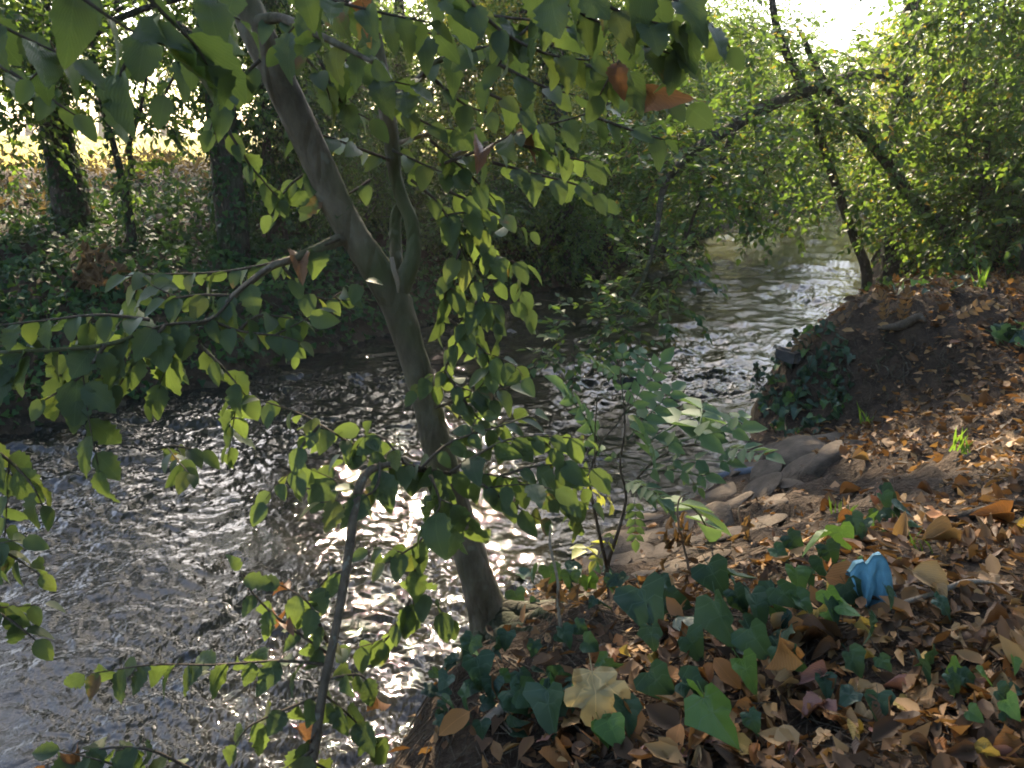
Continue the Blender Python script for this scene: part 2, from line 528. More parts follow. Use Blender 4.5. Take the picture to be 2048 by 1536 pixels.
def terrain(x, y, fine=True):
    x = np.asarray(x, float); y = np.asarray(y, float)
    dN, dF = dist_poly(x, y, NEAR), dist_poly(x, y, FAR)
    onnear = ~left_of(x, y, NEAR)
    onfar = left_of(x, y, FAR)
    river = ~onnear & ~onfar
    zr = -0.03 - 0.45 * sstep(0, 0.9, np.minimum(dN, dF))
    r = np.hypot(x, y)
    gen = 0.95 * sstep(0, 2.2, dN) + 0.15 * sstep(3, 30, dN)
    zn = near_surface(x, y)
    w = sstep(8, 12, r)
    zn = zn * (1 - w) + gen * w
    zn = np.maximum(zn, 0.06 * sstep(0, 0.25, dN)) - 0.03 * (1 - sstep(0, 0.08, dN))
    zf = np.interp(dF, [0, 0.12, 0.5, 1.4, 2.6, 4.2, 5.6, 7.5, 10, 20, 60, 200], [-0.03, 0.16, 0.45, 0.80, 1.02, 1.30, 1.56, 1.52, 1.45, 1.55, 2.25, 3.2])
    z = np.where(river, zr, np.where(onnear, zn, zf))
    if fine:
        land = np.where(river, 0.25, sstep(0.0, 0.5, np.where(onnear, dN, dF)))
        amp = np.where(onnear, 0.055, 0.14)
        z = z + land * np.where(onnear & (r < 12), 0.085, 0.0) * sstep(2.0, 3.6, r) * fbm(x, y, 9.0, 3, 15)
        z = z + land * (amp * fbm(x, y, 1.7, 3, 3) + 0.05 * fbm(x, y, 7.0, 3, 9) * np.where(r < 12, 1, 0))
    return z


GX0, GY0, GST = -3.0, -1.0, 0.035
_gx = np.arange(GX0, 9.0, GST); _gy = np.arange(GY0, 14.5, GST)
_GZ = terrain(*np.meshgrid(_gx, _gy))


def qterrain(x, y):
    """bilinear look-up of the near terrain."""
    u = np.clip((np.asarray(x, float) - GX0) / GST, 0, len(_gx) - 1.001); v = np.clip((np.asarray(y, float) - GY0) / GST, 0, len(_gy) - 1.001)
    i = u.astype(int); j = v.astype(int); fu = u - i; fv = v - j
    return (_GZ[j, i] * (1 - fu) + _GZ[j, i + 1] * fu) * (1 - fv) + (_GZ[j + 1, i] * (1 - fu) + _GZ[j + 1, i + 1] * fu) * fv


def tz(x, y):
    if GX0 < x < 8.9 and GY0 < y < 14.4: return float(qterrain(x, y))
    return float(terrain(np.array([x]), np.array([y]))[0])


def ground_hits(px, py, ymax=14.0):
    """march pixel rays down to the terrain -> (n,3) points."""
    px = np.asarray(px, float); py = np.asarray(py, float)
    dx, dy, dz = ray(px, py)
    res = np.full((len(px), 3), np.nan)
    tprev = np.full(len(px), 0.3)
    done = np.zeros(len(px), bool)
    for t in np.geomspace(0.35, ymax, 150):
        z = CAM_Z + dz * t
        hit = ~done & (z <= qterrain(dx * t, dy * t))
        if hit.any():
            lo = tprev.copy(); hi = np.full(len(px), t)
            for _ in range(8):
                mid = (lo + hi) / 2
                below = CAM_Z + dz * mid <= qterrain(dx * mid, dy * mid)
                hi = np.where(below, mid, hi); lo = np.where(below, lo, mid)
            for k, d in enumerate((dx, dy, dz)):
                res[hit, k] = (d * hi)[hit] + (CAM_Z if k == 2 else 0)
            done |= hit
        tprev = np.full(len(px), t)
        if done.all(): break
    return res


def ghit(px, py):
    return ground_hits([px], [py])[0]


def normals_at(x, y, e=0.03):
    t = qterrain if (x.min() > GX0 and y.min() > GY0 and x.max() < 8.9 and y.max() < 14.4) else terrain
    gx = (t(x + e, y) - t(x - e, y)) / (2 * e)
    gy = (t(x, y + e) - t(x, y - e)) / (2 * e)
    N = np.stack([-gx, -gy, np.ones_like(gx)], -1)
    return N / np.linalg.norm(N, axis=-1)[..., None]


def build_ground():
    a = np.concatenate([np.radians(np.linspace(-62, 62, 320)), np.radians(np.linspace(62, 298, 90))[1:-1]])
    r = np.geomspace(0.3, 420, 440)
    A, R = np.meshgrid(a, r)
    X = np.sin(A) * R; Y = np.cos(A) * R
    Z = terrain(X, Y)
    na, nr = len(a), len(r)
    V = np.stack([X, Y, Z], -1).reshape(-1, 3)
    V = np.vstack([V, [[0, 0, tz(0, 0)]]])
    i = np.arange(nr - 1)[:, None] * na; j = np.arange(na)[None, :]
    j2 = (j + 1) % na
    F = np.stack([i + j, i + j2, i + na + j2, i + na + j], -1).reshape(-1, 4)[:, ::-1]
    T = np.stack([np.full(na, len(V) - 1), np.arange(na), (np.arange(na) + 1) % na], -1)[:, ::-1]
    c = V[F].mean(1)
    dF = dist_poly(c[:, 0], c[:, 1], FAR)
    onN = ~left_of(c[:, 0], c[:, 1], NEAR); onF = left_of(c[:, 0], c[:, 1], FAR)
    mi = np.where(onN, 0, np.where(onF, np.where(dF + 1.2 * vnoise(c[:, 0], c[:, 1], 5) > 7.5, 2, 1), 3))
    mi = np.concatenate([mi, np.zeros(len(T), int)])
    me = np_mesh("ground", V, [F, T], [M_SOIL, M_BANK, M_FIELD, M_BED], smooth=True, matidx=mi)
    tag(link("ground", me), "earth banks either side of the stream", kind="structure")


build_ground()


def water_material():
    b = NT("stream water")
    pos = b.n("NewGeometry").outputs['Position']
    mp = b.n("Mapping")
    b.l(pos, mp.inputs[0])
    mp.inputs['Rotation'].default_value = (0, 0, math.radians(-32))
    mp.inputs['Scale'].default_value = (1.35, 1, 1)
    n1 = b.noise(mp.outputs[0], 9.0, 3, 0.6)
    n2 = b.noise(mp.outputs[0], 30.0, 3, 0.65)
    n3 = b.noise(pos, 90.0, 2, 0.6)
    h = b.math('ADD', b.math('MULTIPLY', n1, 0.5), b.math('ADD', b.math('MULTIPLY', n2, 0.5), b.math('MULTIPLY', n3, 0.16)))
    bp = b.n("Bump", iStrength=1.0, iDistance=0.004, iHeight=h)
    murk = b.noise(pos, 1.1, 4)
    col = b.ramp(murk, [(0.3, (0.010, 0.010, 0.008)), (0.6, (0.020, 0.018, 0.013)), (0.8, (0.038, 0.031, 0.020))])
    p = b.n("BsdfPrincipled", iRoughness=0.025, iIOR=1.333)
    b.l(col, p.inputs['Base Color'])
    b.l(bp.outputs[0], p.inputs['Normal'])
    b.l(p.outputs[0], b.out.inputs[0])
    return b.m


def build_water():
    a = np.radians(np.concatenate([np.linspace(-75, -36, 60)[:-1], np.linspace(-36, 36, 620), np.linspace(36, 75, 60)[1:]]))
    r = np.concatenate([np.geomspace(1.7, 14, 600)[:-1], np.geomspace(14, 60, 90)])
    A, R = np.meshgrid(a, r)
    X = np.sin(A) * R; Y = np.cos(A) * R
    rg = np.random.default_rng(4)
    wx = X + 0.10 * fbm(X, Y, 2.2, 3, 21); wy = Y + 0.10 * fbm(X, Y, 2.2, 3, 31)
    cell = 0.006 * R
    Z = np.zeros_like(X)
    patch = 0.58 + 1.05 * sstep(-0.25, 0.35, fbm(X, Y, 0.75, 3, 77))
    nW = 60
    for k in range(nW):
        lam = math.exp(rg.uniform(math.log(0.016), math.log(0.12)))
        th = math.radians(58) + rg.normal(0, 1.1)
        kk = 2 * math.pi / lam
        amp = 0.22 * math.sqrt(2.0 / nW) / kk
        wgt = np.clip(lam / (3 * cell) - 0.3, 0, 1)
        Z += amp * wgt * np.clip(0.0034 * R * R / lam, 0.30, 1.0) * (1 - 0.5 * sstep(5, 9, R)) * np.sin(kk * (wx * math.cos(th) + wy * math.sin(th)) + rg.uniform(0, 6.28))
    for k, f in enumerate((3.2, 7.0, 14.0, 29.0, 56.0, 100.0)):
        c_, s_ = math.cos(0.5 + 0.7 * k), math.sin(0.5 + 0.7 * k)
        u, v = wx * c_ - wy * s_, wx * s_ + wy * c_
        nz = vnoise(u * f * 1.25, v * f, 60 + k) + 0.5 * np.abs(vnoise(u * f * 1.9 + 7, v * f * 1.5, 80 + k))
        Z += (0.26, 0.27, 0.30, 0.32, 0.34, 0.34)[k] * np.clip(0.0034 * f * R * R, 0.38, 1.0) * (1 - 0.25 * sstep(5, 9, R)) / f * nz * np.clip(0.5 / f / (1.6 * cell) - 0.1, 0, 1)
    Z += cell * 0.34 * 0.19 * rg.normal(size=Z.shape)
    Z *= patch
    na, nr = len(a), len(r)
    V = np.stack([X, Y, Z], -1).reshape(-1, 3)
    i = np.arange(nr - 1)[:, None] * na; j = np.arange(na - 1)[None, :]
    F = np.stack([i + j, i + na + j, i + na + j + 1, i + j + 1], -1).reshape(-1, 4)
    c = V[F].mean(1)
    dN, dF = dist_poly(c[:, 0], c[:, 1], NEAR), dist_poly(c[:, 0], c[:, 1], FAR)
    keep = (left_of(c[:, 0], c[:, 1], NEAR) | (dN < 0.5)) & (~left_of(c[:, 0], c[:, 1], FAR) | (dF < 0.5))
    F = F[keep]
    used, inv = np.unique(F, return_inverse=True)
    me = np_mesh("water", V[used], inv.reshape(-1, 4), water_material(), smooth=False)
    tag(link("water", me), "rippling shallow stream glittering in the sun", kind="structure")


build_water()

# ------------------------------------------------------------------ leaf shapes
T4 = (np.array([(0, 0, 0), (0.5, 0.45, 0.10), (0, 1, -0.10), (-0.5, 0.45, 0.10)]), np.array([(0, 1, 2), (0, 2, 3)]))
T6 = (np.array([(0, 0, 0), (0.46, 0.28, 0.08), (0.38, 0.62, 0.05), (0, 1, -0.14), (-0.38, 0.62, 0.05), (-0.46, 0.28, 0.08)]),
      np.array([(0, 1, 2, 3), (0, 3, 4, 5)]))
TCURL = (np.array([(0, 0, 0), (0.44, 0.25, 0.22), (0.40, 0.65, 0.26), (0, 1, 0.22), (-0.40, 0.65, 0.20), (-0.44, 0.25, 0.24), (0, 0.5, -0.02)]),
         np.array([(0, 1, 6, 5), (6, 1, 2, 3), (6, 3, 4, 5)]))
_w = [0, 0.36, 0.50, 0.42, 0.24, 0]; _v = [0, 0.14, 0.36, 0.62, 0.84, 1.0]
T10 = (np.array([(0, v, -0.25 * v * v) for v in _v] + [(s * w, v, -0.25 * v * v + 0.2 * w) for s in (1, -1) for w, v in zip(_w[1:5], _v[1:5])]),
       np.array([(1, 6, 7, 2), (2, 7, 8, 3), (3, 8, 9, 4), (11, 10, 1, 2), (12, 11, 2, 3), (13, 12, 3, 4)])[:, ::1], np.array([(0, 6, 1), (4, 9, 5), (0, 1, 10), (13, 4, 5)]))
TIVY = (np.array([(0, 0.12, 0), (0.28, -0.06, 0.02), (0.52, 0.16, 0.05), (0.30, 0.46, 0.03), (0, 1, -0.08), (-0.30, 0.46, 0.03), (-0.52, 0.16, 0.05), (-0.28, -0.06, 0.02)]),
        np.array([(0, 1, 2, 3), (0, 3, 4, 5), (0, 5, 6, 7)]))
TBLADE = (np.array([(-0.5, 0, 0), (0.5, 0, 0), (0.3, 0.6, 0.02), (0, 1, -0.12), (-0.3, 0.6, 0.02)]), np.array([(0, 1, 2, 4), (2, 3, 4, 4)]))
TBLADE = (TBLADE[0], np.array([(0, 1, 2, 4)]), np.array([(4, 2, 3)]))


def norm(v):
    return v / (np.linalg.norm(v, axis=-1, keepdims=True) + 1e-9)


def leaves_mesh(name, P, A, N, L, W, tmpl, mat, rng):
    """one mesh of many leaves; P base, A axis, N normal, L length, W width (all per leaf)."""
    A = norm(A)
    N = norm(N - A * np.sum(N * A, -1, keepdims=True))
    S = np.cross(A, N)
    tv = tmpl[0]; nv = len(tv)
    V = (P[:, None] + L[:, None, None] * tv[None, :, 1, None] * A[:, None] + W[:, None, None] * tv[None, :, 0, None] * S[:, None]
         + L[:, None, None] * tv[None, :, 2, None] * N[:, None]).reshape(-1, 3)
    base = (np.arange(len(P)) * nv)[:, None, None]
    F = [(base + f[None]).reshape(-1, f.shape[1]) for f in tmpl[1:]]
    r = np.repeat(rng.random(len(P)), nv)
    return np_mesh(name, V, F, mat, {"rnd": r})


def spray_clumps(rng, clumps, leaf, lpt=9, droop=0.35, flat=0.6, spread=1.0):
    """clumps: (cx,cy,cz,rx,ry,rz,ntwigs) -> leaf arrays and twig ends."""
    P, A, N, L, TA, TB = [], [], [], [], [], []
    for (cx, cy_, cz, rx, ry, rz, nt) in clumps:
        nt = int(nt)
        d = norm(rng.normal(size=(nt, 3)))
        rad = rng.random(nt) ** 0.5
        rr = np.array([rx, ry, rz])
        lump = 0.75 + 0.5 * rng.random(nt)
        b = np.array([cx, cy_, cz]) + d * rr * (rad * lump)[:, None]
        tdir = norm(d * np.array([1, 1, 0.5]) * 0.9 + rng.normal(size=(nt, 3)) * 0.5 * spread + np.array([0, 0, -droop]))
        tl = leaf * lpt * 0.40 * (0.7 + 0.6 * rng.random(nt))
        TA.append(b); TB.append(b + tdir * tl[:, None])
        side = norm(np.cross(tdir, np.array([0, 0, 1.0])) + 0.05 * rng.normal(size=(nt, 3)))
        for k in range(lpt):
            t = (k + 0.6) / lpt
            s = 1 if k % 2 else -1
            keep = rng.random(nt) < 0.9
            pos = b + tdir * (tl * t)[:, None] + np.array([0, 0, -0.12]) * (tl * t * t)[:, None]
            ax = tdir * 0.55 + side * (0.85 * s) + np.array([0, 0, -droop * 0.9]) + rng.normal(size=(nt, 3)) * 0.28
            if k == lpt - 1: ax = tdir + np.array([0, 0, -droop])
            nm = np.array([0, 0, 1.0]) * flat + rng.normal(size=(nt, 3)) * 0.42 * spread
            ll = leaf * (0.7 + 0.55 * rng.random(nt)) * (1.0 - 0.25 * abs(t - 0.55))
            P.append(pos[keep]); A.append(ax[keep]); N.append(nm[keep]); L.append(ll[keep])
    return (np.concatenate(P), np.concatenate(A), np.concatenate(N), np.concatenate(L), np.concatenate(TA), np.concatenate(TB))


def crown_parts(parent, rng, clumps, leaf, mat, lpt=9, droop=0.35, flat=0.6, asp=0.62, tmpl=T6, twig_r=0.004, name="crown", spread=1.0):
    clumps = [c for c in clumps if not open_sky(c)] or clumps[:1]
    P, A, N, L, TA, TB = spray_clumps(rng, clumps, leaf, lpt, droop, flat, spread)
    me = leaves_mesh(name, P, A, N, L, L * asp, tmpl, mat, rng)
    o = tag(link(name, me, parent), kind="stuff")
    if twig_r > 0 and tmpl is not T4:
        V, F = prisms(TA, TB, twig_r, twig_r * 0.5)
        tag(link("twigs", np_mesh("twigs", V, F, B_TWIG), parent), kind="stuff")
    return o


def trunk_ivy(parent, rng, path, radii, n, size=0.06, mat=None, off=0.03):
    path = np.asarray(path); m = len(path)
    t = rng.random(n) * (m - 1); i = np.minimum(t.astype(int), m - 2); f = (t - i)[:, None]
    c = path[i] * (1 - f) + path[i + 1] * f
    rr = np.interp(t, np.arange(m), radii)
    tan = norm(path[i + 1] - path[i])
    u = norm(np.cross(tan, np.array([0.3, 1, 0.1]))); w = np.cross(tan, u)
    a = rng.random(n) * 6.283
    out = np.cos(a)[:, None] * u + np.sin(a)[:, None] * w
    P = c + out * (rr + off * (0.3 + 1.4 * rng.random(n) ** 2))[:, None]
    A = np.array([0, 0, -0.9]) + out * 0.5 + rng.normal(size=(n, 3)) * 0.4
    N = out + np.array([0, 0, 0.35]) + rng.normal(size=(n, 3)) * 0.3
    L = size * (0.6 + 0.8 * rng.random(n))
    tag(link("ivy", leaves_mesh("ivy", P, A, N, L, L * 0.9, TIVY, mat or G_IVYS, rng), parent), kind="stuff")


def make_tree(name, label, cat, trunk, radii, clumps, leaf, mat, seed, group=None, ivy=0, lpt=9, droop=0.35, flat=0.6, limbs=True, bark=None, asp=0.62, spread=1.0, ivy_size=0.06, extra_limbs=(), tmpl=T6):
    rng = np.random.default_rng(seed)
    trunk = np.asarray(trunk, float)
    root = empty(name, tuple(trunk[0]), label, cat, group)
    path = smooth_path(trunk, 6)
    rr = np.interp(np.linspace(0, 1, len(path)), np.linspace(0, 1, len(radii)), radii)
    V, F = tube(path, rr, 10, 0.08, seed)
    link("trunk", np_mesh("trunk", V, F, bark or B_DARK, smooth=True), root)
    if limbs:
        for k, c in enumerate(clumps):
            if open_sky(c): continue
            cpt = np.array(c[:3])
            j = int(np.clip(np.argmin(np.abs(path[:, 2] - (cpt[2] - 0.55 * np.hypot(*(cpt[:2] - path[len(path) // 2, :2]))))), 2, len(path) - 2))
            s = path[j]
            mid = (s + cpt) / 2 + np.array([rng.normal() * 0.08, rng.normal() * 0.08, 0.12])
            r0 = min(rr[j] * 0.55, 0.05)
            tube_obj("limb", [s, mid, cpt, cpt + (cpt - mid) * 0.5], [r0, r0 * 0.7, r0 * 0.4, 0.004], bark or B_DARK, root, 6, 4, 0.06, seed + k)
    for k, (pts, r) in enumerate(extra_limbs):
        tube_obj("limb", pts, r, bark or B_DARK, root, 8, 6, 0.1, seed + 50 + k)
    if clumps:
        crown_parts(root, rng, clumps, leaf, mat, lpt, droop, flat, asp, tmpl if trunk[0][1] < 11.5 else T4, spread=spread)
    if ivy:
        trunk_ivy(root, rng, path, rr, ivy, ivy_size)
    return root


SUNV = np.array(sdir)
GLINT = np.array([(-0.45, 3.1, 0), (-0.52, 3.5, 0), (-0.80, 4.2, 0), (-0.45, 4.9, 0)])
DAPPLE = np.array([(1.9, 4.0, 0.5), (3.0, 5.6, 0.85), (1.6, 2.3, 0.95), (-1.2, 1.6, 1.6)])


def in_sun_gap(c, r):
    """True where a clump would close the canopy gap the low sun shines through onto the water."""
    for g_ in DAPPLE:
        v = np.array(c) - g_
        d = np.linalg.norm(v)
        if math.acos(max(-1, min(1, float(v @ SUNV) / d))) < math.asin(min(1, 0.42 * r / d)): return True
    for g_ in GLINT:
        v = np.array(c) - g_
        d = np.linalg.norm(v)
        if math.acos(max(-1, min(1, float(v @ SUNV) / d))) < math.asin(min(1, 0.80 * r / d)) + 0.005: return True
    return False


def open_sky(c):
    """the gap in the canopy over the stream's bend, seen from the path, and the open sky it leaves above."""
    d = math.hypot(c[0], c[1])
    if d < 6: return False
    ar = 0.75 * c[3] / d
    az, el = math.atan2(c[0], c[1]), (c[2] + 0.6 * c[5] - CAM_Z) / d
    if d > 14 and math.radians(9) < az < math.radians(25) and el > math.tan(math.radians(9.2)): return True
    return abs(az - math.radians(20.3)) < math.radians(1.7) + ar and el > math.tan(math.radians(6.0))


def upper_crown(root, rng, x, y, z0, z1, rad, n=12, cr=1.5, nt=60, leaf=0.16, mat=None):  # unseen foliage added above the frame to darken the water's reflections
    cl = ring_clumps(rng, x, y, z0, z1, rad, n, cr, nt, 0.7)
    if cl: crown_parts(root, rng, cl, leaf, mat or G_FAR, 8, 0.35, 0.6, 0.66, T4, 0.006, "crown")


def ring_clumps(rng, x, y, z0, z1, rad, n, cr, nt, squash=0.7, bias=(0, 0)):
    out = []
    for k in range(n):
        a = rng.random() * 6.283
        h = (k + rng.random()) / n
        z = z0 + (z1 - z0) * h
        rr = rad * math.sqrt(rng.random()) * (1.0 - 0.45 * abs(2 * h - 1))
        c = cr * (0.75 + 0.5 * rng.random())
        q = (x + math.cos(a) * rr + bias[0], y + math.sin(a) * rr + bias[1], z, c, c, c * squash, nt)
        if in_sun_gap(q[:3], c) and rng.random() < 0.93: continue
        out.append(q)
    return out


# ------------------------------------------------------------------ far bank: trees
def far_tree(name, label, px, py, y, r0, top_px, H, crown, seed, ivy=0, leaf=0.085, mat=G_FAR, n=13, cr=1.0, nt=80, rad=1.6, group="trees on the far bank", bias=(0, 0), ivy_size=0.06, extra=()):
    b = at(px, py, y)
    b[2] = tz(b[0], b[1]) - 0.1
    t = at(top_px[0], top_px[1], y)
    dv = (t - b) / max(t[2] - b[2], 0.1)
    pts = [b, b + dv * (H * 0.25), b + dv * (H * 0.5) + np.array([0.05, 0.02, 0]), b + dv * (H * 0.75) * np.array([0.85, 1, 1]), b + dv * H * np.array([0.75, 1, 1])]
    rng = np.random.default_rng(seed)
    topx, topy = pts[3][0], pts[3][1]
    cl = ring_clumps(rng, topx, topy, crown[0], crown[1], rad, n, cr, nt, bias=bias) + list(extra)
    o = make_tree(name, label, "tree", pts, [r0 * 1.25, r0, r0 * 0.85, r0 * 0.6, r0 * 0.25], cl, leaf, mat, seed, group, ivy=ivy, ivy_size=ivy_size)
    if H > 7.2 and px < 1000: upper_crown(o, rng, topx, topy, crown[1] - 0.5, crown[1] + 5.5, 2.3)
    return o


far_tree("ivy_clad_tree", "ivy-clad trunk leaning left in front of the bright field", 150, 445, 8.8, 0.15, (85, 120), 5.0, (2.9, 3.9), 21, ivy=2200, n=6, nt=80, bias=(0.3, 0.3))
far_tree("ivy_clad_tree", "straight dark ivy-clad trunk just left of the leaning tree", 465, 470, 8.6, 0.135, (428, 60), 8.5, (2.5, 8.0), 22, ivy=2600, n=16, nt=110, bias=(0.25, 0.4))
far_tree("ivy_clad_tree", "thick ivy-clad trunk rising between the sky gaps at upper centre", 1135, 370, 12.0, 0.17, (1100, 40), 9.5, (3.2, 5.5), 23, ivy=3000, n=11, nt=100)
far_tree("slender_tree", "slender dark trunk behind the fork of the leaning tree", 925, 340, 13.0, 0.085, (905, 80), 8.0, (3.4, 8), 24, ivy=900, n=9, nt=60)
far_tree("slender_tree", "pale bare trunk half hidden right behind the leaning tree", 585, 410, 11.0, 0.13, (570, 200), 7.5, (3.2, 7.5), 25, n=9, nt=60)
far_tree("slender_tree", "thin trunk just right of the thick ivy-clad trunk", 1185, 345, 15.0, 0.09, (1175, 100), 8, (3.4, 5.6), 26, n=6, nt=60, ivy=500)
far_tree("slender_tree", "dark trunk cut by the left edge above the far bank", -60, 470, 8.0, 0.12, (-90, 100), 5, (2.3, 3.5), 27, n=7, nt=90, ivy=1200)

# thin forked young tree in front of the field
rgF = np.random.default_rng(31)
b = at(262, 478, 8.2); b[2] = tz(b[0], b[1]) - 0.05
make_tree("forked_sapling", "thin forked young tree standing on the far ivy bank", "tree",
          [b, at(258, 420, 8.2), at(245, 360, 8.2), at(222, 270, 8.2), at(200, 190, 8.2), at(180, 60, 8.2)], [0.055, 0.045, 0.036, 0.028, 0.024, 0.012],
          [tuple(at(x, y, 8.1 + 0.3 * rgF.random())) + (0.34, 0.4, 0.22, 16) for x, y in ((220, 215), (300, 250), (180, 130), (350, 130), (90, 190), (280, 330), (40, 300), (140, 60), (330, 200))],
          0.085, G_FAR, 32, ivy=200, limbs=False, extra_limbs=[([at(250, 395, 8.2), at(262, 330, 8.25), at(258, 290, 8.3), at(280, 220, 8.3), at(300, 120, 8.3)], [0.035, 0.03, 0.026, 0.02, 0.01])])

# understory shrubs along the far bank top (each a plant of its own)
def shrub(name, label, px, y, z0, z1, rad, n, cr, nt, leaf, mat, seed, group, droop=0.4, flat=0.5, lpt=9, bias=(0, 0), stems=3, asp=0.62, spread=1.0, ground=True):
    rng = np.random.default_rng(seed)
    p = at(px, 400, y)
    g = tz(p[0], p[1])
    root = empty(name, (p[0], p[1], g), label, "shrub" if "tree" not in name else "tree", group)
    cl = ring_clumps(rng, p[0], p[1], z0, z1, rad, n, cr, nt, 0.75, bias)
    crown_parts(root, rng, cl, leaf, mat, lpt, droop, flat, asp, T6 if y < 11.5 else T4, spread=spread)
    for k in range(stems):
        c = cl[int(rng.integers(len(cl)))]
        s = np.array([p[0] + rng.normal() * 0.12, p[1] + rng.normal() * 0.12, g - 0.08])
        e = np.array([c[0], c[1], max(c[2], g + 0.8)])
        m = (s + e) / 2 + np.array([rng.normal() * 0.1, rng.normal() * 0.1, 0.1])
        tube_obj("stem", [s, m, e], [0.035, 0.024, 0.008], B_DARK, root, 6, 5, 0.08, seed + k)
    return root


SH = "shrubs along the far bank"
shrub("ivy_thicket", "tall curtain of small ivy behind the leaning trunk", 545, 9.4, 1.3, 4.3, 0.55, 12, 0.5, 75, 0.055, G_IVYS, 41, SH, droop=0.9, flat=0.1, asp=0.85)
shrub("ivy_thicket", "ivy thicket between the leaning trunk and its upright fork", 690, 10.2, 0.9, 4.3, 0.85, 15, 0.62, 100, 0.065, G_FAR, 42, SH, droop=0.7, flat=0.3)
shrub("bank_shrub", "loose green shrub above the stream behind the fork", 830, 11.0, 1.0, 4.4, 0.95, 15, 0.68, 95, 0.08, G_FAR, 43, SH)
shrub("bank_shrub", "sunlit yellow-green shrub left of the thick ivy-clad trunk", 985, 12.2, 1.3, 4.4, 1.0, 14, 0.7, 85, 0.08, G_SUNLIT, 44, SH)
shrub("bank_shrub", "dark low shrub overhanging the water at the centre", 940, 10.6, 0.6, 1.6, 0.8, 8, 0.45, 66, 0.075, G_FAR, 45, SH, bias=(0.05, -0.1))
shrub("bank_shrub", "low dark shrub by the water below the thick ivy-clad trunk", 1100, 11.6, 0.5, 2.0, 0.95, 10, 0.6, 66, 0.075, G_FAR, 46, SH, bias=(0.05, -0.15))
shrub("bank_shrub", "yellow-lit shrub in the gap right of the thick ivy-clad trunk", 1215, 16.5, 1.8, 4.2, 1.1, 9, 0.8, 44, 0.09, G_SUNLIT, 47, SH)
HB = "hornbeams leaning over the far side of the stream"
shrub("hornbeam_tree", "layered hornbeam over the water, first right of the thick ivy-clad trunk", 1230, 13.4, 0.7, 3.9, 1.3, 19, 0.85, 92, 0.085, G_HORN, 51, HB, droop=0.15, flat=1.3, bias=(0.1, -0.15))
shrub("hornbeam_tree", "layered hornbeam whose fringe of light leaves dips to the stream", 1370, 14.6, 0.7, 4.2, 1.4, 22, 0.9, 92, 0.09, G_HORN, 52, HB, droop=0.12, flat=1.5, bias=(0.15, -0.2))
shrub("hornbeam_tree", "hornbeam with dark lower skirts above the far water", 1490, 16.6, 0.7, 4.3, 1.4, 20, 0.95, 88, 0.09, G_HORN, 53, HB, droop=0.15, flat=1.3, bias=(0.1, -0.1))
shrub("hornbeam_tree", "farthest hornbeam beside the bright end of the stream", 1570, 20.0, 0.5, 4.4, 1.4, 17, 1.0, 88, 0.10, G_HORN, 54, HB, droop=0.15, flat=1.2, bias=(0.2, -0.2))
CL = "trees closing the end of the stream"
shrub("bend_tree", "dim green tree behind the slim stem at the stream's bend", 1610, 26, 0.6, 3.6, 1.6, 12, 1.1, 52, 0.11, G_FAR, 55, CL)
shrub("bend_tree", "light green tree beyond the bend, above the glaring water", 1700, 31, 0.8, 3.2, 2.0, 14, 1.2, 50, 0.13, G_SUNLIT, 56, CL)
shrub("bend_tree", "backlit tree beyond the sunlit shrub at the bend", 1800, 29, 1.0, 4.5, 2.0, 14, 1.2, 50, 0.12, G_SUNLIT, 57, CL)
shrub("bend_tree", "tall backlit tree left of the white sky opening", 1480, 30, 1.5, 5.8, 2.4, 14, 1.5, 50, 0.14, G_SUNLIT, 58, CL)
shrub("bend_tree", "pale tree below the white sky opening", 1600, 36, 1.2, 4.0, 2.8, 14, 1.6, 46, 0.15, G_SUNLIT, 59, CL)

# belt of woodland crowns behind the bank shrubs
WB = "woodland trees behind the bank shrubs"
for k, (px, y, z0, z1, lab) in enumerate([(640, 15.5, 2.5, 8.5, "loose crown between the leaning trunk's top and its fork"), (800, 17.5, 2.4, 8.0, "crown full of white gaps behind the upright fork"),
                                          (1010, 18.0, 2.2, 7.0, "crown beyond the yellow-green shrub, left of the thick ivy-clad trunk"), (1290, 19.5, 2.0, 5.0, "light crown above the first layered hornbeam"),
                                          (1400, 23.0, 2.2, 5.4, "backlit crown above the fringe-leaved hornbeam")]):
    rng = np.random.default_rng(70 + k)
    p = at(px, 300, y); g = tz(p[0], p[1])
    WBO = make_tree("woodland_tree", lab, "tree", [(p[0], p[1], g - 0.1), (p[0] + 0.1, p[1], g + 2.5), (p[0], p[1] + 0.1, z1)], [0.14, 0.11, 0.03],
              ring_clumps(rng, p[0], p[1], z0, z1, 1.9, 20, 1.15, 66), 0.10, G_SUNLIT if k == 3 else G_FAR, 80 + k, WB)
    if px < 900: upper_crown(WBO, rng, p[0], p[1], z1 - 0.5, z1 + 6.5, 2.6)

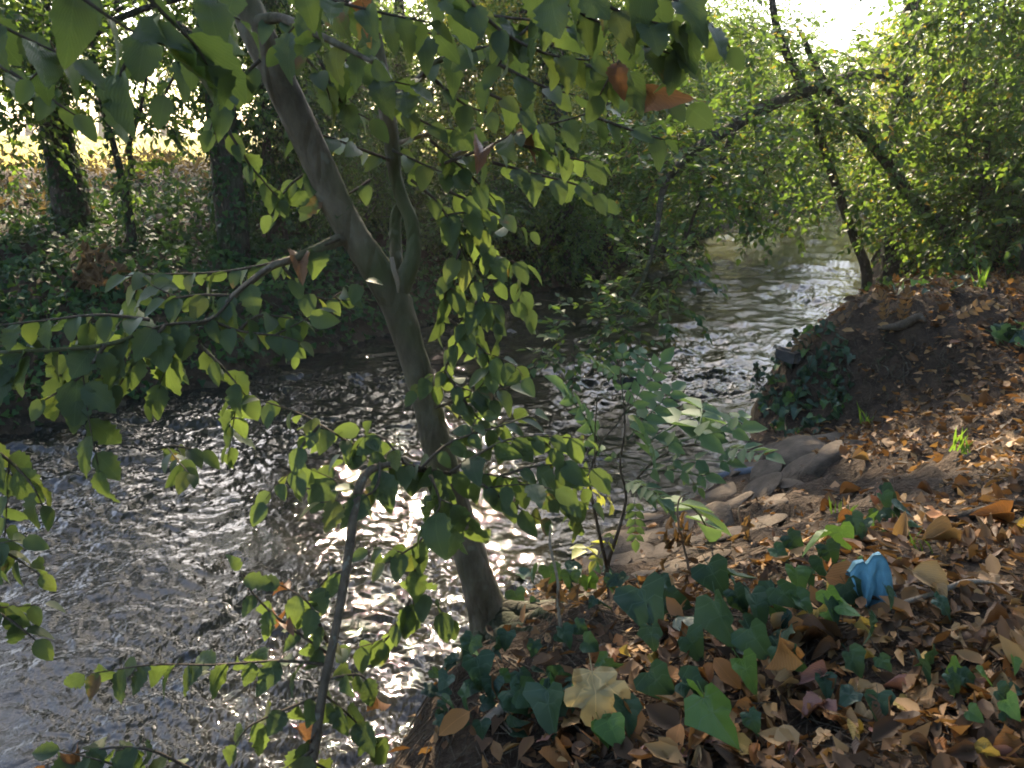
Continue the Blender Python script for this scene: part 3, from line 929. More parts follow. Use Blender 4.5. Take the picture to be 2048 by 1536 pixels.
for k, (px, y, z0, z1, lab) in enumerate([(1240, 25, 1.4, 4.6, "dark wood crown seen through the first layered hornbeam"), (1350, 29, 1.4, 4.8, "dark wood crown behind the fringe-leaved hornbeam"), (1460, 36, 1.6, 5.0, "dark wood crown left of the sky opening, low down"),
                                          (1880, 21, 1.0, 4.5, "dim wood crown behind the diagonal trunk on the right bank"), (2030, 17, 1.2, 9.0, "dim wood crown behind the bushes at the right edge"), (1790, 40, 1.5, 7.0, "pale wood crown right of the sky opening"), (1130, 23, 1.6, 5.5, "dim wood crown directly behind the thick ivy-clad trunk"), (900, 22, 1.8, 9.0, "dim wood crown behind the slender dark trunk"), (690, 20, 1.8, 9.0, "dim wood crown behind the leaning tree's fork")]):
    rng = np.random.default_rng(170 + k)
    p = at(px, 300, y); g = tz(p[0], p[1])
    make_tree("woodland_tree", lab, "tree", [(p[0], p[1], g - 0.1), (p[0] + 0.1, p[1], g + 2.5), (p[0], p[1] + 0.1, z1)], [0.16, 0.12, 0.03],
              ring_clumps(rng, p[0], p[1], z0, z1, 2.4, 20, 1.5, 70), 0.14, G_SUNLIT if k in (0, 1, 2, 3, 5) else G_FAR, 180 + k, WB, lpt=8)

# distant trees past the field
DT = "distant trees past the sunlit field"
for k, (px, y, h, lab) in enumerate([(-60, 48, 9, "hazy field tree at the left edge"), (60, 60, 9, "hazy field tree left of the leftmost ivy-clad trunk"), (205, 55, 8, "pale-trunked field tree seen behind the forked sapling"),
                                     (330, 66, 8, "rounded field tree between the forked sapling and the straight ivy-clad trunk"), (420, 58, 9, "field tree touching the straight ivy-clad trunk"), (560, 50, 11, "field tree glimpsed through the ivy curtain"),
                                     (760, 52, 12, "field tree glimpsed behind the upright fork"), (950, 60, 12, "field tree glimpsed left of the thick ivy-clad trunk")]):
    rng = np.random.default_rng(90 + k)
    p = at(px, 280, y); g = tz(p[0], p[1])
    make_tree("field_tree", lab, "tree", [(p[0], p[1], g - 0.1), (p[0] + 0.2, p[1], g + 2.2), (p[0], p[1], g + h * 0.9)], [0.28, 0.22, 0.05],
              ring_clumps(rng, p[0], p[1], g + 2.6, g + h, 2.6, 15, 1.5, 26, 0.7), 0.24, G_SUNLIT, 100 + k, DT, lpt=7, bark=B_PALE)

# ------------------------------------------------------------------ near (right) bank: trees
RB = "trees on the right bank"
b = at(1735, 578, 9.0); b[2] = tz(b[0], b[1]) - 0.1
make_tree("slim_leaning_tree", "slim stem leaning left over the bright water at the mound's far edge", "tree",
          [b, at(1732, 540, 9.0), at(1710, 480, 8.95), at(1685, 410, 8.9), at(1655, 320, 8.85), at(1612, 190, 8.8), at(1575, 110, 8.8), at(1548, 30, 8.8), at(1545, -80, 8.8), at(1560, -300, 8.9)],
          [0.062, 0.055, 0.05, 0.048, 0.046, 0.045, 0.042, 0.036, 0.028, 0.012],
          [tuple(at(x, y, 8.6)) + (0.5, 0.5, 0.3, 26) for x, y in ((1500, 120), (1640, 200), (1560, 300), (1440, 40), (1700, 330), (1590, 420), (1470, 220))] +
          [tuple(at(x, y, 8.9)) + (0.7, 0.7, 0.5, 30) for x, y in ((1500, -150), (1640, -260), (1420, -300))], 0.085, G_HORN, 121, RB, limbs=False)
b = at(1935, 520, 8.6); b[2] = tz(b[0], b[1]) - 0.1
make_tree("diagonal_tree", "dark trunk slanting from the right bank up and left across the greenery", "tree",
          [b, at(1900, 468, 8.6), at(1830, 405, 8.7), at(1770, 320, 8.8), at(1690, 222, 8.9), at(1640, 150, 9.0), at(1600, 60, 9.0)], [0.085, 0.075, 0.068, 0.06, 0.055, 0.04, 0.02],
          [tuple(at(x, y, 8.4)) + (0.55, 0.5, 0.35, 34) for x, y in ((1830, 300), (1750, 250), (1900, 380), (1700, 160), (1850, 430), (1760, 380))], 0.085, G_HORN, 122, RB, limbs=False)
p10 = at(1805, 420, 10.5); g10 = tz(p10[0], p10[1])
make_tree("overhanging_tree", "dark tree whose long limb droops left across the stream", "tree",
          [(p10[0], p10[1], g10 - 0.1), at(1800, 330, 10.5), at(1800, 230, 10.5), at(1812, 120, 10.5), at(1830, -60, 10.5), at(1830, -350, 10.6)], [0.14, 0.13, 0.125, 0.12, 0.09, 0.03],
          [tuple(at(x, y, yy)) + (0.6, 0.6, 0.32, 40) for x, y, yy in ((1700, 130, 9.0), (1600, 200, 8.2), (1500, 250, 7.6), (1420, 300, 7.2), (1390, 360, 7.0), (1330, 250, 7.2), (1480, 350, 7.4), (1560, 120, 8.4), (1280, 330, 7.0), (1450, 420, 7.6))] +
          [tuple(at(x, y, yy)) + (0.38, 0.34, 0.2, 15) for x, y, yy in ((1310, 555, 6.2), (1240, 600, 6.0), (1190, 650, 5.9), (1290, 650, 6.0), (1150, 690, 5.8), (1350, 520, 6.4))] +
          [tuple(at(x, y, 10.5)) + (0.9, 0.9, 0.6, 44) for x, y in ((1900, -80), (1780, -200), (1900, -350), (2050, -200))],
          0.082, G_HORN, 123, RB, limbs=False, flat=1.2, droop=0.15,
          extra_limbs=[([at(1800, 150, 10.4), at(1720, 152, 9.6), at(1620, 178, 8.8), at(1530, 215, 8.1), at(1450, 262, 7.5), at(1385, 305, 7.1), at(1330, 370, 6.8), at(1310, 480, 6.4), at(1270, 590, 6.1), at(1180, 660, 5.9)],
                        [0.085, 0.075, 0.068, 0.062, 0.055, 0.045, 0.03, 0.02, 0.012, 0.005]),
                       ([at(1470, 250, 7.6), at(1440, 330, 7.4), at(1400, 400, 7.3), at(1375, 470, 7.2)], [0.035, 0.025, 0.018, 0.01])])
RS = "shrubs crowding the right bank"
shrub("sunlit_shrub", "glowing yellow-green shrub beside the bright end of the stream", 1790, 13.5, 0.5, 2.0, 0.55, 9, 0.42, 44, 0.075, G_SUNLIT, 131, RS)
shrub("bank_bush", "dark leafy bush at the water's edge behind the slim stem", 1830, 11.0, 0.5, 1.9, 0.7, 9, 0.5, 56, 0.075, G_HORN, 132, RS)
shrub("bank_bush", "green bush on top of the mound left of the right frame edge", 1930, 9.6, 0.7, 2.2, 0.9, 11, 0.55, 60, 0.075, G_HORN, 133, RS)
shrub("bank_tree", "tall leafy tree in the upper right corner", 1960, 8.8, 1.5, 5.5, 1.2, 19, 0.75, 84, 0.08, G_HORN, 134, RB, bias=(0, 0))
shrub("bank_tree", "big dim tree at the right edge above the leaf-strewn slope", 2110, 7.6, 1.2, 5.0, 1.1, 18, 0.75, 84, 0.08, G_HORN, 135, RB)
shrub("bank_tree", "backlit tree between the overhanging limb and the bend", 1870, 14.0, 1.5, 6.5, 1.4, 15, 0.9, 56, 0.09, G_SUNLIT, 136, RB)
shrub("bank_tree", "crown filling the frame edge above the mound", 2060, 11.5, 1.2, 6.5, 1.5, 18, 0.9, 84, 0.085, G_HORN, 137, RB)
shrub("bank_bush", "low ragged bush at the right edge behind the mound", 2040, 8.4, 0.75, 1.7, 0.7, 8, 0.42, 54, 0.07, G_HORN, 138, RS)

# ------------------------------------------------------------------ ground cover
def scatter_far_ivy():
    rng = np.random.default_rng(201)
    n = 120000
    x = rng.uniform(-9, 5.5, n); y = rng.uniform(3.5, 19, n)
    d = dist_poly(x, y, FAR)
    on = left_of(x, y, FAR)
    k = on & (d < 5.0) & (d > 0.0) & (rng.random(n) < np.clip(1.35 - d / 4.8, 0, 1)) & (vnoise(x * 0.8, y * 0.8, 3) > -0.34)
    x, y = x[k], y[k]
    P = np.stack([x, y, terrain(x, y) + 0.02 + 0.14 * rng.random(len(x)) ** 2], -1)
    N = normals_at(x, y) + rng.normal(size=(len(x), 3)) * 0.45
    A = rng.normal(size=(len(x), 3)) + np.array([0.1, -0.5, -0.6])
    L = 0.065 * (0.6 + 0.8 * rng.random(len(x)))
    tag(link("ivy_ground_cover", leaves_mesh("ivy_ground_cover", P, A, N, L, L * 0.95, TIVY, G_IVYS, rng)), "dark ivy carpet covering the far bank down to the water", kind="stuff")
    # dry brown bracken on the far mound
    n = 9000
    x = rng.uniform(-7.5, 1.0, n); y = rng.uniform(8.5, 15, n); d = dist_poly(x, y, FAR)
    k = left_of(x, y, FAR) & (d > 3.4) & (d < 7.2) & (vnoise(x * 1.1, y * 1.1, 8) > -0.12)
    x, y = x[k], y[k]
    P = np.stack([x, y, terrain(x, y) + 0.22 * rng.random(len(x))], -1)
    A = rng.normal(size=(len(x), 3)) + np.array([0, 0, 0.5]); N = rng.normal(size=(len(x), 3)) + np.array([0, 0, 0.7])
    L = 0.10 * (0.5 + rng.random(len(x)))
    tag(link("dry_bracken", leaves_mesh("dry_bracken", P, A, N, L, L * 0.45, T4, D_BRK, rng)), "sunlit brown bracken on the mound of the far bank", kind="stuff")
    # field grass
    n = 26000
    x = rng.uniform(-42, 14, n); y = 11 + 40 * rng.random(n) ** 1.6; d = dist_poly(x, y, FAR)
    k = left_of(x, y, FAR) & (d > 6.2)
    x, y = x[k], y[k]
    P = np.stack([x, y, terrain(x, y)], -1)
    A = rng.normal(size=(len(x), 3)) * 0.35 + np.array([0, 0, 1.0]); N = rng.normal(size=(len(x), 3)) * np.array([1, 1, 0.2])
    L = 0.22 * (0.5 + rng.random(len(x)))
    tag(link("dry_grass", leaves_mesh("dry_grass", P, A, N, L, np.full(len(x), 0.03), TBLADE, D_GRASS, rng)), "bleached dry grass of the field beyond the far bank", kind="stuff")


scatter_far_ivy()


def scatter_litter():
    rng = np.random.default_rng(202)
    n = 68000
    r = 0.7 + 9.5 * rng.random(n) ** 0.95; a = np.radians(rng.uniform(-20, 60, n))
    x = np.sin(a) * r; y = np.cos(a) * r
    d = dist_poly(x, y, NEAR)
    on = ~left_of(x, y, NEAR)
    N0 = normals_at(x, y)
    slope = N0[:, 2]
    # less litter on the bare stony apron and the steep faces
    apron = sstep(1.25, 0.85, np.sqrt(((x - 0.95) / 0.9) ** 2 + ((y - 3.35) / 1.1) ** 2))
    dens = np.clip(0.25 + 0.9 * sstep(0.3, 1.0, d), 0, 1) * (0.22 + 0.78 * sstep(0.5, 0.8, slope)) * (1 - 0.93 * apron) * (1 - 0.40 * np.exp(-((x - 0.45) / 0.45) ** 2 - ((y - 1.65) / 0.45) ** 2)) * (1 - 0.88 * np.exp(-((x + 0.18) / 0.30) ** 2 - ((y - 1.85) / 0.5) ** 2)) * (0.85 + 0.7 * vnoise(x * 2.2, y * 2.2, 4))
    k = on & (d > 0.05) & (rng.random(n) < dens)
    x, y = x[k], y[k]; N0 = N0[k]
    m = len(x)
    P = np.stack([x, y, terrain(x, y) + 0.004 + 0.028 * rng.random(m)], -1)
    N = N0 + rng.normal(size=(m, 3)) * 0.38
    A = rng.normal(size=(m, 3)) * np.array([1, 1, 0.3])
    L = np.clip(0.032 * np.exp(rng.normal(0, 0.42, m)), 0.010, 0.07) * (1 + 0.14 * np.clip(np.hypot(x, y) - 3.0, 0, 5))
    W = L * rng.uniform(0.35, 0.75, m)
    h = m // 2
    P2 = P.copy()
    sel = rng.random(m)
    for q, (lo, hi, tm, ws, ls) in enumerate([(0, 0.45, TCURL, 1.0, 1.0), (0.45, 0.7, T6, 0.8, 1.05), (0.7, 0.85, TIVY, 1.25, 0.8), (0.85, 1.01, T4, 0.45, 0.9)]):
        k = (sel >= lo) & (sel < hi)
        tag(link("leaf_litter", leaves_mesh("leaf_litter", P[k], A[k], N[k], L[k] * ls, W[k] * ws, tm, D_LIT, rng)), ("brown curled leaf litter covering the near bank", "flat brown leaf litter covering the near bank", "broken lobed leaf litter covering the near bank", "thin leaf scraps covering the near bank")[q], kind="stuff")
    # fine crumbs and twiglets
    n = 9000
    r = 0.7 + 6 * rng.random(n) ** 1.2; a = np.radians(rng.uniform(-15, 46, n)); x = np.sin(a) * r; y = np.cos(a) * r
    k = ~left_of(x, y, NEAR) & (dist_poly(x, y, NEAR) > 0.1); x, y = x[k], y[k]
    A0 = np.stack([x, y, terrain(x, y) + 0.012], -1)
    th = rng.random(len(x)) * 6.283; ln = 0.02 + 0.09 * rng.random(len(x)) ** 2
    x2, y2 = x + np.cos(th) * ln, y + np.sin(th) * ln
    B0 = np.stack([x2, y2, terrain(x2, y2) + 0.014], -1)
    V, F = prisms(A0, B0, 0.0016, 0.0009)
    tag(link("twig_debris", np_mesh("twig_debris", V, F, B_TWIG)), "broken twiglets strewn over the near bank", kind="stuff")


scatter_litter()
#PART2
# ------------------------------------------------------------------ single leaf meshes for the foreground
def blade_shape(kind, v):
    if kind == 'serrate':
        w = np.where(v < 0.36, np.sin(np.pi / 2 * np.clip(v / 0.36, 0, 1)) ** 0.62, np.cos(np.pi / 2 * np.clip((v - 0.36) / 0.64, 0, 1)) ** 0.92)
    elif kind == 'ellipse':
        w = np.sin(np.pi * v ** 0.85) ** 0.8
    else:
        w = np.sin(np.pi * v ** 0.7) ** 0.9
    return w


def big_leaf(name, kind, asp, mat, seed, rows=12, fold=0.16, droop=0.25, curl=0.0, twist=0.0, serr=0.10, petiole=True):
    """one leaf, length 1 along +Y, base at the origin, upper face +Z."""
    rg = np.random.default_rng(seed)
    vs = np.linspace(0, 1, rows + 1)
    V, C = [], []
    skew = rg.normal() * 0.06
    for i, v in enumerate(vs):
        w = 0.56 * asp * float(blade_shape(kind, np.array(v)))
        if 0 < i < rows and serr: w *= 1 + (serr if i % 2 else -serr * 0.6)
        if 0 < i < rows: w *= 1 + 0.06 * rg.normal()
        y, zc = v, -droop * v * v
        cx = skew * math.sin(v * 3.1)
        for s in (-1, 0, 1):
            x = s * w
            z = zc + fold * abs(x) * 1.3 + curl * (abs(x) / (0.5 * asp + 1e-6)) ** 2 * 0.5 + twist * x * v + (0.025 * rg.normal() if s and 0 < i < rows else 0)
            V.append((cx + x * (1 - curl * 0.45 * (abs(x) / (0.5 * asp))), y, z))
            C.append((2 * x / asp, v, 0))
    F = []
    for i in range(rows):
        for s in (0, 1):
            a = i * 3 + s
            F.append((a, a + 1, a + 4, a + 3))
    V, F = np.array(V), np.array(F)
    fl = [F]
    if petiole:
        pv, pf = prisms([(0, -0.22, 0.05)], [(0, 0.02, 0)], 0.010, 0.012)
        fl.append(pf + len(V)); V = np.vstack([V, pv]); C += [(0, 0, 0)] * 6
    return np_mesh(name, V, fl, mat, {"leafco": np.array(C, float)}, smooth=True)


def lobed_leaf(name, outline, centre, mat, seed, droop=0.2, fold=0.12, wav=0.03, petiole=True):
    """leaf from a half outline [(u, v)...] from the base notch to the tip, mirrored."""
    rg = np.random.default_rng(seed)
    h = np.array(outline, float)
    right = h + rg.normal(size=h.shape) * 0.02 * np.array([1, 1])
    left = (h[1:-1] + rg.normal(size=h[1:-1].shape) * 0.02)[::-1] * np.array([-1, 1])
    ring = np.vstack([right, left])
    mid = ring * 0.5 + np.array([0, centre * 0.5])
    V = [(0, centre, 0)]
    C = [(0, centre, 0)]
    for P in (mid, ring):
        for (u, v) in P:
            z = -droop * max(v, 0) ** 2 + fold * abs(u) + wav * rg.normal()
            V.append((u, v, z)); C.append((u, v + 0.3, 0))
    n = len(ring)
    T = [(0, 1 + k, 1 + (k + 1) % n) for k in range(n)]
    Q = [(1 + k, 1 + n + k, 1 + n + (k + 1) % n, 1 + (k + 1) % n) for k in range(n)]
    V = np.array(V); fl = [np.array(T), np.array(Q)]
    if petiole:
        pv, pf = prisms([(0, h[0][1] - 0.35, -0.05)], [(0, h[0][1] + 0.02, 0)], 0.012, 0.012)
        fl.append(pf + len(V)); V = np.vstack([V, pv]); C += [(0, 0, 0)] * 6
    return np_mesh(name, V, fl, mat, {"leafco": np.array(C, float)}, smooth=True)


IVY_OUT = [(0, 0.02), (0.17, -0.15), (0.38, -0.13), (0.44, 0.06), (0.54, 0.24), (0.43, 0.38), (0.33, 0.50), (0.23, 0.70), (0, 1.04)]
IVY_OUT2 = [(0, 0.03), (0.20, -0.13), (0.44, -0.10), (0.54, 0.12), (0.43, 0.34), (0.26, 0.66), (0, 1.05)]
MAPLE_OUT = [(0, 0.02), (0.16, -0.07), (0.38, -0.06), (0.44, 0.08), (0.40, 0.18), (0.56, 0.24), (0.64, 0.40), (0.56, 0.55), (0.38, 0.52), (0.31, 0.58), (0.32, 0.76), (0.22, 0.92), (0, 1.0)]


def frame_matrix(p, axis, nrm, L, W=None):
    a = Vector(axis).normalized()
    n = Vector(nrm)
    n = (n - a * n.dot(a))
    if n.length < 1e-5: n = a.orthogonal()
    n.normalize()
    s = a.cross(n)
    W = W or L
    m = Matrix(((s.x * W, a.x * L, n.x * L, p[0]), (s.y * W, a.y * L, n.y * L, p[1]), (s.z * W, a.z * L, n.z * L, p[2]), (0, 0, 0, 1)))
    return m


def put(name, me, M, parent=None):
    o = bpy.data.objects.new(name, me)
    COL.objects.link(o)
    if parent is not None:
        o.parent = parent
        o.matrix_basis = Matrix.Translation(-Vector(parent.location)) @ M
    else:
        o.matrix_basis = M
    return o


SERR = [big_leaf("serrate_leaf", 'serrate', a, G_NEAR, 300 + k, droop=d, fold=f, twist=t, curl=c) for k, (a, d, f, t, c) in
        enumerate([(0.58, 0.20, 0.18, 0.1, 0), (0.53, 0.38, 0.25, -0.25, 0), (0.64, 0.10, 0.10, 0.2, 0.05), (0.50, 0.55, 0.35, 0.3, 0), (0.57, 0.30, 0.45, -0.1, 0.15), (0.62, 0.45, 0.12, -0.4, 0)])]
RUST = [big_leaf("rusty_leaf", 'serrate', 0.6, G_OLD, 320 + k, droop=0.5, fold=0.5, twist=0.4, curl=0.3) for k in range(2)]


def twig_layout(rng, pts, y0, y1, leaf_px, spacing=0.42, droop=0.8, spread=0.8):
    """leaves alternately along a twig given as pixels with its distance; -> path (world), list of (pos, axis, normal, length)."""
    w = [at(p[0], p[1], y0 + (y1 - y0) * k / max(1, len(pts) - 1)) for k, p in enumerate(pts)]
    path = smooth_path(w, 8)
    seg = np.r_[0, np.cumsum(np.linalg.norm(np.diff(path, axis=0), axis=1))]
    dm = float(np.mean([depth(p) for p in path]))
    L0 = leaf_px * dm / FPX
    n = max(3, int(seg[-1] / (L0 * spacing)))
    out = []
    for k in range(n + 1):
        s = seg[-1] * (0.10 + 0.90 * k / n)
        p = np.array([np.interp(s, seg, path[:, i]) for i in range(3)])
        j = min(int(np.searchsorted(seg, s)), len(path) - 1)
        t = path[min(j + 1, len(path) - 1)] - path[max(j - 1, 0)]
        t = t / (np.linalg.norm(t) + 1e-9)
        side = np.cross(t, [0, 0, 1.0]); side /= np.linalg.norm(side) + 1e-9
        sg = 1 if k % 2 else -1
        ax = t * 0.55 + side * sg * spread + np.array([0, 0, -droop]) * (0.6 + 0.7 * rng.random()) + rng.normal(size=3) * 0.30
        if k == n: ax = t + np.array([0, 0, -0.5 * droop])
        nm = np.array([0, 0, 0.75]) + np.array([0, -0.55, 0]) + side * sg * 0.25 + rng.normal(size=3) * 0.45
        out.append((p, ax, nm, L0 * (0.72 + 0.5 * rng.random()) * (0.85 if k == n else 1)))
    return path, out


# ------------------------------------------------------------------ the leaning tree
rgL = np.random.default_rng(401)
TR = [(1015, 1335, 1.97, 104), (990, 1262, 1.99, 68), (972, 1210, 1.995, 52), (955, 1155, 2.0, 45), (925, 1065, 2.01, 42), (893, 960, 2.02, 40), (868, 870, 2.02, 39), (848, 790, 2.02, 38), (818, 690, 2.01, 38), (793, 610, 2.0, 41),
      (758, 545, 1.99, 41), (722, 492, 1.98, 40), (690, 440, 1.97, 42), (655, 368, 1.95, 40), (610, 270, 1.93, 40), (560, 165, 1.91, 41), (512, 60, 1.89, 44), (470, -40, 1.87, 44), (420, -170, 1.85, 42),
      (350, -380, 1.83, 38), (280, -650, 1.82, 32), (250, -900, 1.8, 22)]
tw = [at(a, b_, y) for a, b_, y, h in TR]
trr = [0.76 * h * depth(p) / FPX for (a, b_, y, h), p in zip(TR, tw)]
tw.insert(0, tw[0] + np.array([0.03, -0.02, -0.14])); trr.insert(0, trr[0] * 1.6)
LT = empty("leaning_tree", tuple(tw[1]), "grey-brown tree leaning left over the stream in the foreground, its trunk forking halfway", "tree")
pth = smooth_path(tw, 6)
V, F = tube(pth, np.interp(np.linspace(0, 1, len(pth)), np.linspace(0, 1, len(trr)), trr), 18, 0.075, 7)
link("trunk", np_mesh("trunk", V, F, B_LEAN, smooth=True), LT)


def px_limb(name, pts, parent, mat=B_LEAN, sides=10):
    w = [at(a, b_, y) for a, b_, y, h in pts]
    r = [h * depth(p) / FPX for (a, b_, y, h), p in zip(pts, w)]
    return tube_obj(name, w, r, mat, parent, sides, 6, 0.07, int(pts[0][0]))


px_limb("limb", [(783, 600, 2.0, 22), (803, 568, 2.0, 22), (822, 525, 2.02, 17), (828, 480, 2.05, 15), (822, 440, 2.07, 14), (806, 402, 2.09, 14), (790, 350, 2.1, 14), (784, 290, 2.1, 16), (772, 215, 2.09, 16), (760, 130, 2.08, 15),
                 (742, 40, 2.06, 14), (722, -60, 2.05, 12), (700, -220, 2.03, 8)], LT)
px_limb("limb", [(800, 560, 2.03, 10), (793, 520, 2.05, 12), (790, 470, 2.08, 12), (793, 425, 2.1, 11), (806, 400, 2.1, 9)], LT)
px_limb("limb", [(700, 470, 1.97, 17), (672, 482, 1.94, 13), (630, 500, 1.9, 10), (580, 520, 1.86, 8), (540, 535, 1.82, 8), (470, 590, 1.75, 7), (420, 640, 1.7, 6), (330, 652, 1.64, 5), (210, 690, 1.56, 4.5), (60, 702, 1.5, 4), (-60, 706, 1.46, 3)], LT, sides=8)
px_limb("limb", [(505, 45, 1.88, 14), (560, 36, 1.8, 10), (620, 62, 1.72, 9), (690, 95, 1.66, 7), (745, 125, 1.6, 4)], LT, sides=8)
px_limb("limb", [(770, 205, 2.09, 12), (830, 165, 2.0, 8), (880, 120, 1.9, 6), (960, 95, 1.8, 4)], LT, sides=8)
# dark scar and a sliver of pale torn wood in the fork
px_limb("bark_sliver", [(783, 515, 1.93, 5), (788, 540, 1.92, 6), (795, 565, 1.925, 5), (796, 585, 1.93, 2)], LT, B_PALE, 6)
rx, ry = float(tw[2][0]), float(tw[2][1])          # surface roots clasping the bank
for k, a in enumerate((-2.9, -2.2, -1.55, -0.9, -0.25, 0.5)):
    pr = []
    wob = rgL.normal() * 0.25
    for s_ in (0.02, 0.10, 0.20, 0.32, 0.46):
        x, y = rx + math.cos(a + wob * s_ * 3) * s_, ry + math.sin(a + wob * s_ * 3) * s_
        pr.append((x, y, tz(x, y) + (0.09, 0.035, 0.018, 0.006, -0.03)[len(pr)]))
    tube_obj("root", pr, [0.038, 0.030, 0.022, 0.014, 0.007], B_DARK, LT, 9, 6, 0.03, k)  # roots take the dark bark: shade at the foot put into colour

